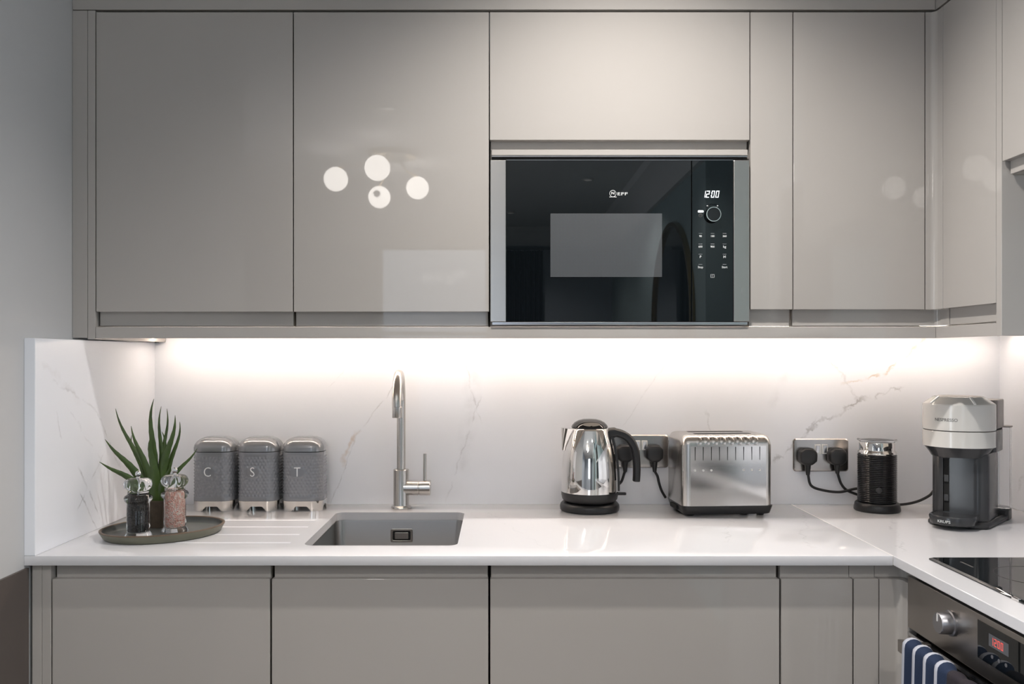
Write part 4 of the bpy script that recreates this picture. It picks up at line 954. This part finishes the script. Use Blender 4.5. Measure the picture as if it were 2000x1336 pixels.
# ================================================================== OVEN
YO0, YO1 = -.6335, -1.285
t = thing('oven', 'built-in steel oven under the hob with black glass door', 'oven', (1.1, -.95, .15))
obj('casing', NB((XD + .022, 1.38, YO1 + .004, YO0 - .004, .16, .872)), M['void'], t)
zp0, zp1 = .7685, .8735
cp = obj('control_panel', NB((XD, XD + .021, YO1, YO0, zp0, zp1)), M['steel_oven'], t, bevel=.0012)
ky, kz = -.805, .829
b = bmesh.new(); lathe(b, [(0, 0), (.0235, 0), (.0235, .004), (.0205, .0055), (.0195, .024), (.0180, .026), (0, .0262)], 40); rot(b, -PI / 2, 'Y'); move(b, (XD, ky, kz)); kn = obj('knob', b, M['knob_steel'], cp, angle=40)
b = bmesh.new(); box(b, XD - .0275, XD - .0255, ky - .0012, ky + .0012, kz + .004, kz + .017); obj('pointer', b, M['white_plastic'], kn)
b = bmesh.new(); lathe(b, [(0, 0), (.0235, 0), (.0235, .004), (.0205, .0055), (.0195, .024), (.0180, .026), (0, .0262)], 40); rot(b, -PI / 2, 'Y'); move(b, (XD, -1.135, kz)); obj('knob', b, M['knob_steel'], cp, angle=40)
dp = obj('display_panel', NB((XD - .0008, XD + .002, -1.055, -.893, .797, .863)), M['black_glass'], cp)
b = bmesh.new()
def digit_x(bm, ch, y, z, w, h, th, x):
    S = {'a': (0, w, h - th, h), 'g': (0, w, h / 2 - th / 2, h / 2 + th / 2), 'd': (0, w, 0, th), 'f': (0, th, h / 2, h), 'b': (w - th, w, h / 2, h), 'e': (0, th, 0, h / 2), 'c': (w - th, w, 0, h / 2)}
    for s in SEG[ch]:
        u0, u1, v0, v1 = S[s]; box(bm, x, x + .0006, y - u0, y - u1, z + v0, z + v1)
for i, ch in enumerate('1200'): digit_x(b, ch, -.935 - i * .0095, .833, .0065, .013, .0016, XD - .0014)
obj('clock_digits', b, M['lit_red'], dp)
obj('display_window', NB((XD - .0011, XD - .0004, -.985, -.928, .829, .850)), M['lit_soft'], dp)
for yy in (-.938, -.958, -.978):
    b = bmesh.new(); lathe(b, [(0, 0), (.0032, 0), (.0032, .0008), (0, .0008)], 14); rot(b, -PI / 2, 'Y'); move(b, (XD - .0007, yy, .813)); obj('touch_key', b, M['lit_soft'], dp)
dr = obj('door', NB((XD + .002, XD + .020, YO1, YO0, .17, .7600)), M['steel_oven'], t, bevel=.001)
obj('door_glass', NB((XD - .0015, XD + .002, YO1 + .01, YO0 - .022, .18, .7500)), M['black_glass'], dr)
obj('door_top_trim', NB((XD - .002, XD + .019, YO1 + .004, YO0 - .004, .7540, .7605)), M['chrome_soft'], dr)
hb = obj('handle', NB((.778, .790, -1.215, -.712, .7455, .7690)), M['steel_oven'], dr, bevel=.0012)
for yy in (-.722, -1.205): obj('handle_bracket', NB((.7905, XD + .001, yy - .008, yy + .008, .7475, .7640)), M['steel_oven'], hb, bevel=.001)
for z0, z1, n_ in ((.884, .8895, 0),):
    pass
t2 = thing('plinth', 'greige plinth board under the oven', 'plinth', (.9, -1, 0)); obj('board', NB((XD + .06, XD + .076, -1.95, -.64, 0, .148)), M['lacquer'], t2)
t2 = thing('base_cupboard', 'greige base cupboard on the right, nearest the camera beyond the oven', 'cupboard', (1.1, -1.6, 0))
obj('carcass', NB((XD + .021, 1.38, -1.945, -1.29, .15, .888)), M['carcass'], t2)
door_x(t2, -1.945, -1.29, .153, ZDT, XD, 'up', ZLT - .001)

# ================================================================== TOWEL over the oven handle
t = thing('tea_towel', 'navy and white striped tea towel hung over the oven handle', 'tea towel', (.784, -.82, .769))
bm = bmesh.new(); uvl = bm.loops.layers.uv.new('uv')
NYs, y0, y1 = 160, -.746, -1.02
path = []
for k in range(30): path.append(('back', k / 29))
rows = []
def towel_pt(y, s, off):
    """s: 0 bottom behind .. 1 bottom in front; off: thickness side"""
    u = (y0 - y) / .0405; am = .0085 if u < 4 else .0032
    rib = (.5 - .5 * math.cos(2 * PI * (u + .12))) ** .7
    g = .0018 + am * rib + off
    hx, hzz = .784, .769
    if s < .40: f = s / .40; return (hx + .006 + g * .6, y, .44 + (hzz - .44) * f)
    if s < .56:
        a = PI * (s - .40) / .16; r = .006 + g
        return (hx + r * math.cos(a), y, hzz + .0015 + (g + .003) * math.sin(a) * 1.1)
    f = (s - .56) / .44; return (hx - .006 - g - .012 * f * (1 - rib * .3), y, hzz - (hzz - .40) * f)
S = [.0, .1, .2, .3, .36, .40, .42, .44, .46, .48, .50, .52, .54, .56, .58, .62, .68, .76, .84, .92, 1.0]
for off in (0, .0022):
    rows.append([[bm.verts.new(towel_pt(y0 + (y1 - y0) * i / NYs, s, off)) for s in S] for i in range(NYs + 1)])
def face(vs, u):
    f = bm.faces.new(vs)
    for l, uu in zip(f.loops, u): l[uvl].uv = (uu, 0)
for A_ in rows:
    for i in range(NYs):
        u0 = (i / NYs) * (y0 - y1) / .0405; u1 = ((i + 1) / NYs) * (y0 - y1) / .0405
        for j in range(len(S) - 1): face((A_[i][j], A_[i + 1][j], A_[i + 1][j + 1], A_[i][j + 1]), (u0, u1, u1, u0))
for i, u in ((0, 0.05), (NYs, 7)):
    for j in range(len(S) - 1): face((rows[0][i][j], rows[0][i][j + 1], rows[1][i][j + 1], rows[1][i][j]), (u,) * 4)
for j in (0, len(S) - 1):
    for i in range(NYs):
        u = (i + .5) / NYs * (y0 - y1) / .0405; face((rows[0][i][j], rows[0][i + 1][j], rows[1][i + 1][j], rows[1][i][j]), (u,) * 4)
obj('cloth', bm, M['towel'], t, angle=60)
